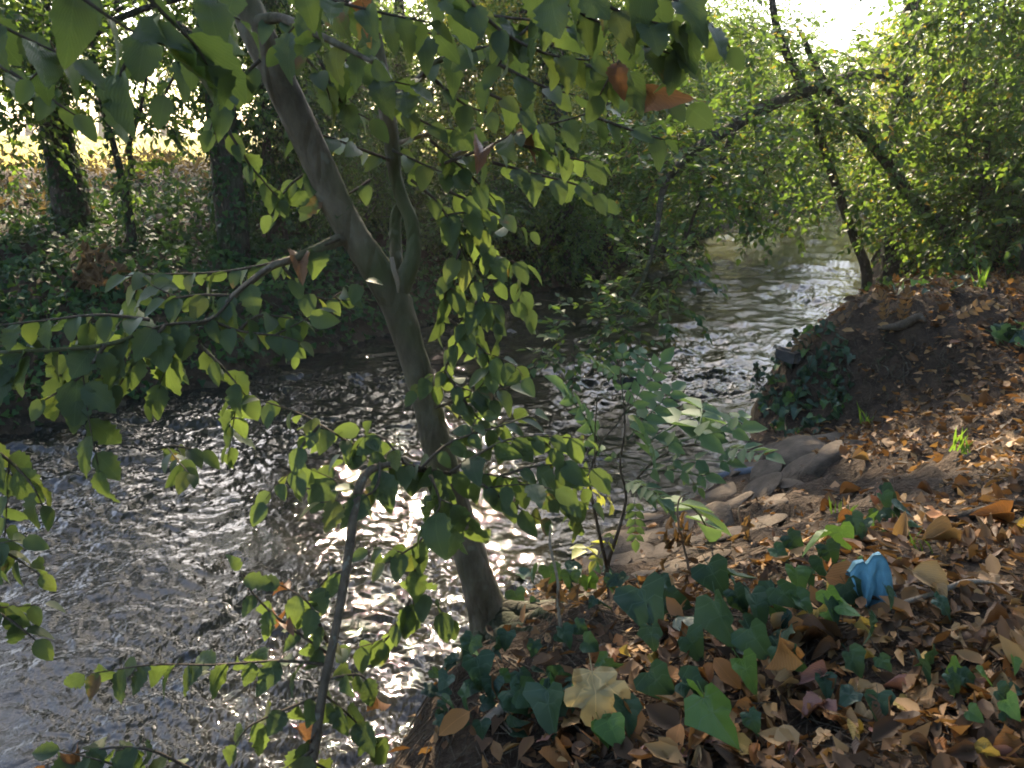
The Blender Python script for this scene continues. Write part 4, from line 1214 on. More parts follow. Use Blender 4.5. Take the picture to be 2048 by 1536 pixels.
TW = [  # twig pixels, distance from, to, leaf length px
    ([(680, 478), (560, 522), (430, 545), (300, 548), (250, 552)], 1.92, 1.75, 74),
    ([(540, 535), (470, 590), (420, 640), (330, 650), (210, 690), (60, 702), (-60, 706)], 1.8, 1.46, 96),
    ([(420, 640), (480, 662), (560, 672), (600, 684)], 1.7, 1.66, 74), ([(330, 652), (270, 720), (240, 770)], 1.62, 1.55, 92), ([(210, 690), (165, 750), (90, 800)], 1.55, 1.48, 110),
    ([(560, 524), (620, 590), (700, 600)], 1.85, 1.85, 66), ([(400, 690), (450, 740), (490, 790)], 1.66, 1.64, 84), ([(60, 702), (20, 740), (-30, 770)], 1.5, 1.45, 110), ([(470, 592), (400, 590), (330, 600)], 1.75, 1.7, 76),
    ([(300, 640), (200, 630), (100, 640), (0, 650)], 1.62, 1.5, 92), ([(480, 660), (520, 630), (600, 640)], 1.7, 1.7, 62),
    ([(-50, 880), (10, 915), (60, 965), (85, 1010)], 1.45, 1.4, 98), ([(-50, 1080), (20, 1110), (80, 1150)], 1.4, 1.38, 80), ([(-50, 1200), (20, 1240), (70, 1280)], 1.38, 1.36, 76), ([(300, 900), (350, 892), (400, 905)], 1.7, 1.7, 66),
    ([(900, 950), (830, 932), (760, 915), (690, 880), (610, 832), (520, 800)], 1.8, 1.6, 72), ([(640, 850), (600, 900), (595, 960)], 1.62, 1.6, 70),
    ([(745, 935), (820, 940), (900, 945), (1000, 952), (1100, 985), (1185, 1012)], 1.7, 1.95, 82), ([(840, 940), (900, 885), (1000, 852), (1070, 828)], 1.75, 1.95, 66),
    ([(900, 945), (1000, 885), (1080, 872), (1175, 880)], 1.75, 1.95, 76), ([(760, 925), (745, 985), (640, 1005)], 1.65, 1.55, 98), ([(860, 950), (880, 1010), (850, 1050)], 1.66, 1.62, 98),
    ([(940, 950), (1010, 1000), (1080, 1040)], 1.75, 1.8, 80), ([(1000, 952), (1090, 930), (1200, 940)], 1.8, 1.95, 74), ([(820, 940), (770, 880), (720, 860)], 1.7, 1.68, 70),
    ([(822, 360), (880, 410), (925, 500), (960, 580), (990, 645)], 2.05, 2.0, 76), ([(890, 440), (980, 505), (1050, 530)], 2.05, 2.05, 72), ([(920, 500), (890, 590), (880, 655)], 2.0, 2.0, 70),
    ([(960, 590), (910, 690), (880, 770)], 2.0, 1.98, 72), ([(900, 640), (965, 700), (985, 750)], 2.0, 2.0, 70), ([(870, 815), (950, 790), (1020, 775)], 1.98, 2.0, 70), ([(860, 440), (930, 425), (1000, 440)], 2.05, 2.05, 68),
    ([(870, 560), (950, 600), (1020, 610)], 2.0, 2.05, 70), ([(890, 740), (950, 830), (1000, 860)], 1.98, 1.98, 70),
    ([(880, 1040), (830, 1090), (770, 1128)], 1.8, 1.75, 72), ([(850, 1080), (825, 1160), (830, 1230)], 1.8, 1.78, 82), ([(820, 1200), (780, 1270), (750, 1300)], 1.78, 1.75, 66),
    ([(60, -80), (170, 0), (260, 60), (330, 90)], 0.82, 0.84, 215), ([(240, -60), (330, 30), (390, 90), (415, 130)], 0.84, 0.86, 200), ([(-60, 20), (60, 80), (150, 120)], 1.0, 1.0, 130), ([(380, -60), (430, 10), (480, 40)], 0.95, 0.98, 150),
    ([(505, 45), (560, 36), (620, 62), (690, 95), (745, 125)], 1.88, 1.6, 96), ([(540, -60), (650, -5), (760, 25), (860, 45)], 1.5, 1.5, 108), ([(770, 205), (830, 165), (880, 120), (960, 95), (1030, 90)], 2.05, 1.75, 94),
    ([(820, -30), (950, 25), (1060, 40), (1170, 62)], 1.5, 1.5, 112), ([(1040, -50), (1170, 30), (1280, 85), (1355, 112)], 1.35, 1.35, 118), ([(1230, -60), (1350, 0), (1425, 55), (1460, 95)], 1.3, 1.3, 116),
    ([(1130, 120), (1220, 145), (1300, 185), (1375, 212)], 1.5, 1.5, 98), ([(880, 330), (960, 300), (1040, 265), (1150, 235), (1225, 205)], 2.0, 1.8, 84), ([(780, 320), (700, 290), (640, 270), (600, 280)], 2.05, 1.95, 84),
    ([(785, 300), (850, 330), (905, 352)], 2.08, 2.0, 78), ([(740, 360), (690, 390), (620, 390)], 2.0, 1.95, 76), ([(985, 325), (1080, 350), (1160, 372), (1210, 400)], 1.95, 1.95, 72), ([(890, 380), (980, 420), (1060, 465)], 2.05, 2.05, 70),
    ([(0, 130), (90, 190), (150, 230)], 1.4, 1.4, 92), ([(420, 40), (360, 130), (330, 190)], 1.3, 1.25, 120), ([(640, 120), (680, 200), (740, 240)], 1.9, 1.9, 86), ([(1000, 130), (1080, 170), (1150, 190)], 1.7, 1.7, 86),
    ([(860, 150), (930, 210), (1000, 230)], 1.9, 1.9, 80), ([(450, 250), (500, 330), (560, 400)], 1.9, 1.9, 70), ([(180, -40), (120, 90), (60, 160)], 1.3, 1.25, 110), ([(560, 60), (640, 150), (660, 200)], 1.85, 1.85, 88),
    ([(620, -40), (720, 20), (820, 60), (900, 70)], 1.7, 1.65, 100), ([(900, -40), (1000, 60), (1100, 110), (1180, 120)], 1.45, 1.45, 110), ([(1120, -60), (1230, 20), (1330, 50)], 1.3, 1.3, 118), ([(660, 100), (740, 150), (820, 170)], 1.8, 1.8, 90),
    ([(960, 180), (1060, 230), (1120, 300)], 1.8, 1.85, 80), ([(1180, 230), (1260, 260), (1330, 280)], 1.75, 1.75, 80), ([(300, 60), (250, 130), (230, 190)], 1.15, 1.12, 140), ([(520, 120), (450, 190), (420, 260)], 1.85, 1.8, 80), ([(780, 200), (860, 250), (930, 260)], 2.0, 2.0, 78),
    ([(860, 280), (940, 350), (990, 400)], 2.0, 2.0, 74), ([(1040, 290), (1120, 310), (1200, 330)], 1.9, 1.9, 74), ([(640, 330), (580, 370), (540, 430)], 1.95, 1.92, 66), ([(1400, -50), (1380, 40), (1340, 130)], 1.35, 1.35, 108), ([(480, -40), (420, 60), (400, 110)], 1.1, 1.08, 130),
    ([(1100, 20), (1030, 80), (980, 160)], 1.5, 1.5, 96), ([(760, 60), (720, 130), (690, 180)], 1.9, 1.9, 88), ([(1300, 60), (1240, 120), (1200, 190)], 1.45, 1.45, 100), ([(700, 0), (620, 20), (560, 90)], 1.6, 1.6, 100),
]
leaves, TA, TB, thin = [], [], [], []
for pts, y0, y1, lp in TW:
    path, ls = twig_layout(rgL, pts, y0, y1, lp * 0.76)
    r = np.linspace(0.0042, 0.0014, len(path)) * (1 if y0 > 1.1 else 0.6)
    tube_obj("twig", path[::4] if len(path) > 9 else path, [r[0], r[-1]], B_TWIG, LT, 5, 3, 0.1, len(leaves))
    leaves += ls
    if min(p[1] for p in pts) < 420: continue
    for q in range(1):
        f_ = rgL.uniform(0.15, 0.85); i_ = int(f_ * (len(pts) - 1)); a_, b_ = np.array(pts[i_], float), np.array(pts[i_ + 1], float)
        o_ = a_ + (b_ - a_) * (f_ * (len(pts) - 1) - i_); dr = (b_ - a_) / np.linalg.norm(b_ - a_)
        sd_ = np.array([-dr[1], dr[0]]) * rgL.choice([-1, 1]); ln_ = lp * rgL.uniform(0.9, 1.9)
        e_ = o_ + (dr * 0.6 + sd_ * 0.7 + np.array([0, 0.25])) * ln_; yy = y0 + (y1 - y0) * f_
        p2, l2 = twig_layout(rgL, [tuple(o_), tuple((o_ + e_) / 2 + rgL.normal(size=2) * 6), tuple(e_)], yy, yy + rgL.normal() * 0.06, lp * 0.72)
        tube_obj("twig", p2[::5], [0.002, 0.001], B_TWIG, LT, 4, 3, 0.1, len(leaves))
        leaves += l2
leaves.sort(key=lambda t: -t[3] / depth(t[0]))
P, A, N, L = [], [], [], []
for k, (p, ax, nm, ln) in enumerate(leaves):
    if k < 300:
        rust = rgL.random() < 0.018
        put("leaf", (RUST if rust else SERR)[int(rgL.integers(2 if rust else 6))], frame_matrix(p, ax, nm, ln), LT)
    else:
        P.append(p); A.append(ax); N.append(nm); L.append(ln)
# unseen upper crown added to shade the bank and darken the water's reflections
ov = []
for k in range(46):
    a_, r_ = rgL.uniform(0, 6.283), 3.6 * math.sqrt(rgL.random())
    c_ = (0.5 + r_ * math.cos(a_), 0.6 + r_ * math.sin(a_), 3.9 + 1.6 * rgL.random() - 0.06 * r_ * r_ * 0.5)
    if c_[1] > 3.2 or in_sun_gap(c_, 0.7): continue
    ov.append(c_ + (0.85, 0.85, 0.4, 40))
for k in range(24):
    c_ = (rgL.uniform(-3.6, 0.2), rgL.uniform(4.0, 6.6), rgL.uniform(4.6, 6.4))
    if in_sun_gap(c_, 0.8) or c_[2] < 2.4 + 0.42 * c_[1]: continue
    ov.append(c_ + (0.8, 0.8, 0.45, 44))
P2, A2, N2, L2, ta, tb = spray_clumps(rgL, ov, 0.09, 9)
P, A, N, L = np.array(P), np.array(A), np.array(N), np.array(L)
tag(link("crown", leaves_mesh("crown", P2, A2, N2, L2, L2 * 0.62, T4, G_NEAR, rgL), LT), kind="stuff")
tag(link("foliage", leaves_mesh("foliage", P, A, N, L, L * 0.66, T10, G_NEAR, rgL), LT), kind="stuff")
V, F = prisms(ta, tb, 0.004, 0.002)
tag(link("twigs", np_mesh("twigs", V, F, B_TWIG), LT), kind="stuff")

# unseen trees added around the viewpoint to deepen the shade on the near bank
for k, (x, y, h, lab) in enumerate([(-0.8, -4.0, 8.0, "unseen shade tree added behind the path, nearest the stream"), (2.6, -4.6, 8.5, "unseen shade tree added straight behind the path"), (5.6, -1.8, 8.0, "unseen shade tree added right of the path"), (6.6, 2.8, 8.0, "unseen shade tree added beyond the right frame edge"), (-7.5, -1.5, 9.0, "unseen shade tree added on the far bank downstream, nearest the water"), (-8.5, 2.4, 8.0, "unseen shade tree added beyond the left frame edge"), (4.6, 1.0, 8.0, "unseen shade tree added close to the right of the path")]):
    rng = np.random.default_rng(150 + k)
    g_ = tz(x, y)
    make_tree("bank_tree", lab, "tree", [(x, y, g_ - 0.1), (x + 0.1, y, g_ + 2), (x, y + 0.1, h * 0.9)], [0.16, 0.13, 0.03], ring_clumps(rng, x, y, 1.6, h, 2.1, 26, 1.3, 60), 0.11, G_FAR, 155 + k, RB)

# ------------------------------------------------------------------ bare-stemmed sapling at the lower left
rgS = np.random.default_rng(402)
st = [(600, 1700, 1.25, 15), (618, 1570, 1.3, 14), (632, 1470, 1.34, 14), (645, 1385, 1.38, 13), (662, 1305, 1.42, 13), (682, 1200, 1.47, 13), (697, 1110, 1.52, 13), (707, 1035, 1.56, 13), (720, 970, 1.6, 13), (745, 938, 1.64, 12), (800, 925, 1.68, 6)]
sw = [at(a, b_, y) for a, b_, y, h in st]
g0 = tz(sw[0][0], sw[0][1])
base = np.array([sw[0][0] - 0.02, sw[0][1] - 0.05, min(g0 - 0.03, sw[0][2] - 0.1)])
SP_ = empty("sapling", tuple(base), "thin sapling with a bare brown stem rising left of the leaning trunk", "sapling")
tube_obj("stem", [base] + sw, [0.012] + [0.72 * h * depth(p) / FPX for (a, b_, y, h), p in zip(st, sw)], B_STEM, SP_, 9, 6, 0.05, 3)
SV = [([(655, 1330), (560, 1322), (430, 1330), (300, 1330), (170, 1350)], 1.42, 1.36, 78), ([(643, 1390), (570, 1420), (500, 1452), (470, 1490)], 1.38, 1.33, 90), ([(643, 1385), (700, 1432), (745, 1480)], 1.38, 1.4, 92),
      ([(625, 1500), (560, 1545), (480, 1570)], 1.32, 1.28, 96), ([(620, 1520), (690, 1560), (740, 1590)], 1.32, 1.34, 96), ([(420, 1560), (300, 1500), (190, 1500), (90, 1530)], 1.26, 1.24, 96), ([(660, 1310), (560, 1240), (500, 1180), (480, 1140)], 1.44, 1.42, 66),
      ([(660, 1300), (620, 1210), (560, 1170)], 1.46, 1.44, 66), ([(690, 1140), (650, 1160), (600, 1230)], 1.5, 1.48, 66), ([(640, 1400), (640, 1460), (600, 1500)], 1.37, 1.33, 92), ([(300, 1560), (230, 1530), (120, 1500)], 1.25, 1.22, 84),
      ([(650, 1360), (720, 1350), (750, 1390)], 1.4, 1.42, 76)]
for pts, y0, y1, lp in SV:
    path, ls = twig_layout(rgS, pts, y0, y1, lp * 0.82)
    tube_obj("twig", path[::4], [0.0035, 0.0012], B_TWIG, SP_, 5, 3, 0.1, 1)
    for p, ax, nm, ln in ls:
        rust = rgS.random() < 0.07
        put("leaf", (RUST if rust else SERR)[int(rgS.integers(2 if rust else 6))], frame_matrix(p, ax, nm, ln), SP_)

# ------------------------------------------------------------------ pinnate-leaved young shrub by the stones
def pinnate(name, mat, n, seed, end=True):
    rg = np.random.default_rng(seed)
    P, A, N, L = [], [], [], []
    t = np.linspace(0.22, 0.92, n)
    for v in t:
        for s in (-1, 1):
            P.append((0, v, -0.28 * v * v)); A.append((s * 0.85, 0.55, -0.25 + 0.15 * rg.normal())); N.append((0.25 * rg.normal(), 0.2 * rg.normal(), 1)); L.append(0.34 * (0.8 + 0.3 * rg.random()) * (1 - 0.5 * abs(v - 0.55)))
    P.append((0, 1.0, -0.28)); A.append((0, 1, -0.5)); N.append((0, 0.3, 1)); L.append(0.36)
    P, A, N, L = map(np.array, (P, A, N, L))
    A = norm(A.astype(float)); N = norm(N - A * np.sum(N * A, -1, keepdims=True)); S = np.cross(A, N)
    tv = T6[0]
    V = (P[:, None] + L[:, None, None] * (tv[None, :, 1, None] * A[:, None] + 0.62 * tv[None, :, 0, None] * S[:, None] + tv[None, :, 2, None] * N[:, None])).reshape(-1, 3)
    F = ((np.arange(len(P)) * 6)[:, None, None] + T6[1][None]).reshape(-1, 4)
    y = np.linspace(0, 1, 5)
    pv, pf = prisms(np.c_[0 * y[:-1], y[:-1], -0.28 * y[:-1] ** 2], np.c_[0 * y[1:], y[1:], -0.28 * y[1:] ** 2], 0.009, 0.007)
    return np_mesh(name, np.vstack([V, pv]), [F, pf + len(V)], mat)


PIN = [pinnate("pinnate_leaf", G_ASH, n, 410 + n) for n in (3, 4, 5)]
PINY = [pinnate("pinnate_leaf_yellow", G_ASHY, 2, 420)]
rgP = np.random.default_rng(403)
root = ghit(1212, 1195)
PS = empty("pinnate_shrub", tuple(root), "young shrub with pale green paired leaflets in front of the stones and water", "shrub")
yP = root[1]
for k, pts in enumerate([[(1212, 1195, 0, 11), (1215, 1130, 0.02, 8), (1240, 1050, 0.05, 6), (1252, 990, 0.08, 5), (1240, 930, 0.1, 4), (1250, 850, 0.12, 3), (1240, 740, 0.14, 2)], [(1215, 1140, 0.02, 7), (1195, 1050, 0.0, 6), (1180, 960, 0.0, 5), (1200, 890, 0.02, 4), (1240, 840, 0.05, 3), (1262, 790, 0.06, 2)],
                         [(1250, 985, 0.08, 4), (1310, 920, 0.1, 4), (1380, 890, 0.1, 3), (1440, 900, 0.1, 2)], [(1190, 960, 0, 3), (1190, 870, 0, 2.5), (1195, 790, 0, 2)]]):
    w = [root if i == 0 and k == 0 else at(a, b_, yP + dy) for i, (a, b_, dy, h) in enumerate(pts)]
    tube_obj("stem", w, [0.55 * h * depth(p) / FPX for (a, b_, dy, h), p in zip(pts, w)], B_TWIG, PS, 7, 5, 0.1, k)
for k, (x0, y0, x1, y1, yel) in enumerate([(1255, 880, 1370, 770, 0), (1245, 800, 1240, 690, 0), (1250, 830, 1340, 725, 0), (1275, 900, 1440, 835, 0), (1300, 905, 1510, 860, 0), (1320, 925, 1470, 935, 0), (1400, 890, 1505, 830, 0), (1390, 885, 1430, 800, 0), (1255, 970, 1375, 1045, 0), (1250, 960, 1330, 1000, 0),
                                           (1195, 900, 1175, 780, 0), (1200, 880, 1130, 790, 0), (1240, 930, 1160, 880, 0), (1180, 960, 1160, 1020, 1), (1200, 960, 1240, 1020, 1), (1185, 950, 1215, 1000, 1), (1340, 1010, 1430, 1050, 0), (1270, 990, 1270, 1090, 0), (1225, 1090, 1165, 1090, 1), (1235, 1060, 1190, 1130, 1),
                                           (1260, 850, 1310, 830, 1), (1440, 900, 1530, 910, 0), (1340, 915, 1400, 985, 0), (1300, 930, 1330, 860, 0), (1280, 940, 1420, 965, 0), (1245, 760, 1300, 700, 0), (1240, 760, 1190, 720, 0)]):
    p = at(x0, y0, yP + 0.06 + 0.05 * rgP.random()); q = at(x1, y1, yP + 0.05 + 0.18 * rgP.normal())
    d = q - p
    put("leaf", PINY[0] if yel else PIN[int(rgP.integers(3))], frame_matrix(p, d + np.array([0, 0, 0.25 * np.linalg.norm(d)]), np.array([0.2 * rgP.normal(), -0.5, 0.9]), np.linalg.norm(d) * 0.85), PS)

# slim dead stalks with hanging withered leaves
def stalk(label, pts, y, hang, seed, r=3.0):
    rg = np.random.default_rng(seed)
    b0 = ghit(*pts[0])
    w = [b0] + [at(a, b_, b0[1] + (y if y else 0) * (i + 1) / len(pts)) for i, (a, b_) in enumerate(pts[1:])]
    o = empty("dead_stalk", tuple(b0), label, "dead stalk", None)
    tube_obj("stem", w, [r * depth(w[0]) / FPX, 0.5 * r * depth(w[0]) / FPX], B_PALE, o, 6, 5, 0.1, seed)
    for (hx, hy) in hang:
        for k in range(5):
            p = at(hx + rg.normal() * 14, hy + rg.normal() * 12, b0[1] + rg.normal() * 0.03)
            put("withered_leaf", WITH[int(rg.integers(2))], frame_matrix(p, (0.25 * rg.normal(), 0.2 * rg.normal(), -1), (rg.normal(), -1, 0.2), 0.055 * (0.7 + 0.5 * rg.random())), o)


WITH = [big_leaf("withered", 'ellipse', 0.34, D_DRY, 430 + k, rows=6, droop=0.3, fold=0.7, curl=0.6, twist=0.6, serr=0.15) for k in range(2)]
stalk("slim dead stalk hung with shrivelled brown leaves before the stones", [(1383, 1168), (1372, 1110), (1357, 1050), (1358, 1000), (1380, 985)], 0.0, [(1365, 1035), (1375, 1060), (1335, 1075)], 431)
stalk("bent dead stalk with one curled brown leaf over the bare soil", [(1500, 1075), (1484, 1050), (1478, 1018), (1490, 1010)], 0.0, [(1490, 1045)], 432)
stalk("pale upright dead stick beside the leaning trunk's foot", [(1132, 1300), (1118, 1230), (1115, 1160), (1100, 1090), (1102, 1050)], 0.0, [(1128, 1160)], 433, 4.5)

# ------------------------------------------------------------------ stones of the apron
def stone_mesh(seed, mat=M_STONE):
    import bmesh
    bm = bmesh.new()
    bmesh.ops.create_icosphere(bm, subdivisions=3, radius=0.5)
    rg = np.random.default_rng(seed)
    dirs = norm(rg.normal(size=(9, 3))); lim = rg.uniform(0.22, 0.42, 9)
    for v in bm.verts:
        c = np.array(v.co)
        for d, l in zip(dirs, lim):
            s = float(c @ d)
            if s > l: c = c - d * (s - l) * 0.85
        c += norm(c) * 0.03 * float(vnoise(np.array([c[0] * 6 + seed]), np.array([c[1] * 6 + c[2] * 4]), seed)[0])
        v.co = c
    me = bpy.data.meshes.new("stone")
    bm.to_mesh(me); bm.free()
    me.materials.append(mat)
    me.polygons.foreach_set("use_smooth", np.ones(len(me.polygons), bool))
    return me


STM = [stone_mesh(500 + k) for k in range(5)]
SA = empty("stone_apron", tuple(ghit(1450, 1000)), "rough stones set into the bare slope between the mound and the water", "stone paving")
for k, (px, py, w, h, rot) in enumerate([(1535, 905, 100, 70, 0.6), (1600, 905, 125, 62, 0.5), (1672, 885, 80, 50, 0.4), (1700, 900, 70, 30, 0.45), (1492, 935, 90, 60, 0.2), (1530, 945, 70, 35, 0.3), (1640, 930, 150, 34, 0.35), (1445, 985, 70, 38, 0.1), (1515, 985, 95, 45, 0.3), (1575, 968, 80, 40, 0.5),
                                         (1465, 1008, 75, 34, 0.2), (1420, 1020, 70, 40, 0.2), (1458, 1070, 110, 60, 0.1), (1520, 1050, 90, 40, 0.3), (1250, 1080, 70, 55, 0.8), (1300, 1075, 60, 60, 0.9), (1265, 1120, 110, 60, 0.2), (1320, 1105, 90, 50, 0.3), (1195, 1130, 80, 70, 0.9), (1245, 1165, 90, 40, 0.3), (1360, 1055, 80, 40, 0.3),
                                         (1400, 1100, 90, 45, 0.2), (1470, 890, 60, 45, 0.3), (1345, 1015, 60, 36, 0.2), (1300, 1035, 55, 34, 0.4), (1380, 1085, 90, 40, 0.2), (1430, 1050, 90, 44, 0.15), (1340, 1140, 100, 44, 0.25), (1410, 1125, 90, 36, 0.2), (1290, 1155, 90, 44, 0.3), (1225, 1110, 70, 50, 0.6), (1550, 1010, 80, 36, 0.3), (1395, 1025, 60, 36, 0.2), (1590, 945, 90, 36, 0.4)]):
    g = ghit(px, py)
    if np.isnan(g).any(): continue
    sc = depth(g) / FPX
    nn = normals_at(np.array([g[0]]), np.array([g[1]]))[0]
    W = w * sc * 1.32
    o = put("stone", STM[k % 5], Matrix.Translation(Vector(g) - Vector(nn) * (W * 0.0)) @ Vector((0, 0, 1)).rotation_difference(Vector(nn)).to_matrix().to_4x4() @ Matrix.Rotation(rot, 4, 'Z') @ Matrix.Diagonal((W, h * sc * 2.4, W * 0.19, 1)), SA)

# dark edging slab and block, bluish pipe edge
def slab(name, label, cat, pts, r, mat, sides=6):
    o = tube_obj(name, pts, r, mat, None, sides, 5, 0.12, 3)
    return tag(o, label, cat)


M_BLUE = earth_mat("blue grey pipe", [(0.3, (0.07, 0.08, 0.10)), (0.7, (0.12, 0.135, 0.165))], 20, 0.003, (0.12, 0.12, 0.12))
pp = [ghit(a, b_) + np.array([0, 0, 0.006]) for a, b_ in ((1400, 972), (1440, 957), (1490, 945), (1555, 938))]
slab("old_pipe", "bluish grey pipe half buried along the edge of the stones", "pipe", pp, [0.022, 0.028, 0.028, 0.018], M_BLUE, 10)
M_SLAB = earth_mat("dark slab", [(0.3, (0.035, 0.032, 0.03)), (0.7, (0.075, 0.068, 0.06))], 12, 0.01, (0.1, 0.1, 0.09))
g = ghit(1600, 700)
def block_mesh(seed):
    import bmesh
    bm = bmesh.new()
    bmesh.ops.create_cube(bm, size=1.0)
    bmesh.ops.bevel(bm, geom=list(bm.edges), offset=0.09, segments=2, affect='EDGES')
    bmesh.ops.subdivide_edges(bm, edges=list(bm.edges), cuts=1)
    rg = np.random.default_rng(seed)
    for v in bm.verts: v.co += Vector(rg.normal(size=3) * 0.022)
    me = bpy.data.meshes.new("block"); bm.to_mesh(me); bm.free(); me.materials.append(M_SLAB)
    return me


o = put("edge_slab", block_mesh(520), Matrix.Translation(Vector(g) + Vector((0.02, 0.03, -0.05))) @ Matrix.Rotation(0.55, 4, 'Z') @ Matrix.Rotation(0.12, 4, 'Y') @ Matrix.Diagonal((0.36, 0.22, 0.09, 1)))
tag(o, "dark squared stone jutting from the mound over the stream", "stone")

# driftwood on the mound
g = ghit(1800, 662)
dw = [ghit(1755, 665) + np.array([0, 0, 0.03]), g + np.array([0, 0, 0.035]), ghit(1835, 645) + np.array([0, 0, 0.035]), ghit(1850, 652) + np.array([0, 0, 0.02])]
slab("driftwood", "pale curved piece of dead wood on the mound's brow", "driftwood", dw, [0.012, 0.034, 0.030, 0.010], B_TWIG, 10)
slab("broken_branch", "pale dead branch lying across the undergrowth at the right edge of the slope", "branch",
     [ghit(a, b_) + np.array([0, 0, 0.015]) for a, b_ in ((1905, 930), (1960, 905), (2010, 880), (2060, 862))], [0.004, 0.006, 0.009, 0.011], B_PALE, 7)
slab("thin_stick", "thin grey stick among the leaf litter right of the blue cloth", "stick", [ghit(a, b_) + np.array([0, 0, 0.03]) for a, b_ in ((1790, 1235), (1860, 1215), (1930, 1190), (1990, 1195))], [0.004, 0.006, 0.006, 0.003], B_PALE, 7)
slab("buried_root", "dark root running through the litter on the right slope", "root", [ghit(a, b_) + np.array([0, 0, 0.012]) for a, b_ in ((1800, 1085), (1880, 1055), (1960, 1030), (2060, 1010))], [0.008, 0.014, 0.014, 0.012], B_DARK, 8)
slab("fallen_stick", "grey weathered stick on the bank edge right below the leaning trunk", "stick", [ghit(a, b_) + np.array([0, 0, 0.02]) for a, b_ in ((960, 1470), (1010, 1430), (1075, 1390))], [0.008, 0.014, 0.012], B_PALE, 8)
for lab, pts in (("upper of two broken pale twigs caught in the leaves right of the fork", [(800, 285, 2.06), (860, 268, 2.04), (950, 256, 2.0)]), ("lower of two broken pale twigs caught in the leaves right of the fork", [(905, 312, 2.05), (950, 293, 2.03), (975, 285, 2.0)])):
    slab("broken_twig", lab, "twig", [at(*p) for p in pts], [0.006, 0.006, 0.004], B_PALE, 6)

# roots hanging from the mound's cut face
V_, F_ = [], []
rgR = np.random.default_rng(440)
RT = empty("hanging_roots", tuple(ghit(1760, 740)), "fine roots hanging from the dark cut face of the mound", "roots")
for k in range(26):
    px, py = rgR.uniform(1640, 1900), rgR.uniform(665, 740)
    a = ghit(px, py)
    pr = [a + np.array([0, -0.01, 0.01])]
    for s in range(4):
        q = ghit(px + rgR.normal() * 10 + s * rgR.normal() * 4, py + 22 * (s + 1) * rgR.uniform(0.6, 1.1))
        pr.append(q + np.array([0, -0.01, 0.008]))
    tube_obj("root", pr, [0.003 + 0.002 * rgR.random(), 0.001], B_DARK if k % 6 else B_TWIG, RT, 5, 4, 0.1, k)

# dried fern-like fronds on the mound and by the far bank
FR = pinnate("dry_frond", D_DRY, 5, 450)
for k, (lab, px, py, x2, y2) in enumerate([("dried brown frond at the mound's left brow", 1650, 665, 1725, 630), ("dried frond spilling over the mound beside the dark stone", 1640, 660, 1610, 690), ("dried frond standing at the middle of the mound's brow", 1770, 650, 1775, 622),
                                           ("dried frond just left of the pale dead wood", 1800, 650, 1815, 622), ("dried frond drooping right of the pale dead wood", 1850, 640, 1870, 690), ("dried frond hanging lowest on the mound's face", 1880, 650, 1850, 720), ("dried frond on the mound's top near the bushes", 1900, 640, 1950, 625),
                                           ("small dried frond clinging to the dark face of the mound", 1720, 720, 1760, 730)]):
    p = ghit(px, py) + np.array([0, 0, 0.01]); q = at(x2, y2, p[1] - 0.08)
    d = q - p
    o = put("dry_frond", FR, frame_matrix(p, d + np.array([0, 0, 0.05]), (0, -0.7, 0.7), max(np.linalg.norm(d) * 1.1, 0.2)))
    tag(o, lab, "dry frond", "dried fronds on the mound")
for k, (lab, px, py, x2, y2) in enumerate([("withered brown weed on the far bank, leftmost of three", 165, 610, 160, 480), ("withered brown weed on the far bank, tallest of three", 205, 625, 215, 475), ("withered brown weed on the far bank, rightmost of three", 275, 620, 268, 540)]):
    p = at(px, py, 6.9); p[2] = tz(p[0], p[1]); top = at(x2, y2, 7.0)
    w = empty("dry_weed", tuple(p), lab, "weed", "dry weeds on the far bank")
    rg = np.random.default_rng(460 + k)
    for s in range(4):
        e = top + np.array([rg.normal() * 0.1, rg.normal() * 0.1, -0.12 * s])
        tube_obj("stem", [p, (p + e) / 2 + rg.normal(size=3) * 0.03, e], [0.007, 0.003], D_DRY, w, 5, 4, 0.1, s)
        for j in range(9):
            q = p + (e - p) * rg.uniform(0.25, 1.0)
            put("withered_leaf", WITH[j % 2], frame_matrix(q, rg.normal(size=3) + np.array([0, 0, -0.8]), rg.normal(size=3), 0.11), w)

# ------------------------------------------------------------------ ivy plants on the near bank
IVM = [lobed_leaf("ivy_blade", IVY_OUT, 0.28, G_IVY, 600, 0.22, 0.34), lobed_leaf("ivy_blade", IVY_OUT2, 0.30, G_IVY, 601, 0.30, 0.30), lobed_leaf("ivy_blade", IVY_OUT2, 0.30, G_IVY, 602, 0.30, 0.50), lobed_leaf("ivy_blade", IVY_OUT, 0.30, G_IVY, 603, 0.40, 0.22, 0.05)]
G_IVYB = leaf_mat("bright ivy leaf", [(0.0, (0.06, 0.12, 0.03)), (1.0, (0.10, 0.18, 0.045))], trans=(0.16, 0.3, 0.04), tfac=0.25, rough=0.48, spec=0.35, palm=True)
IVB = [lobed_leaf("bright_ivy_blade", IVY_OUT2, 0.28, G_IVYB, 604, 0.2, 0.2), lobed_leaf("bright_ivy_blade", IVY_OUT2, 0.28, G_IVYB, 605, 0.3, 0.3)]


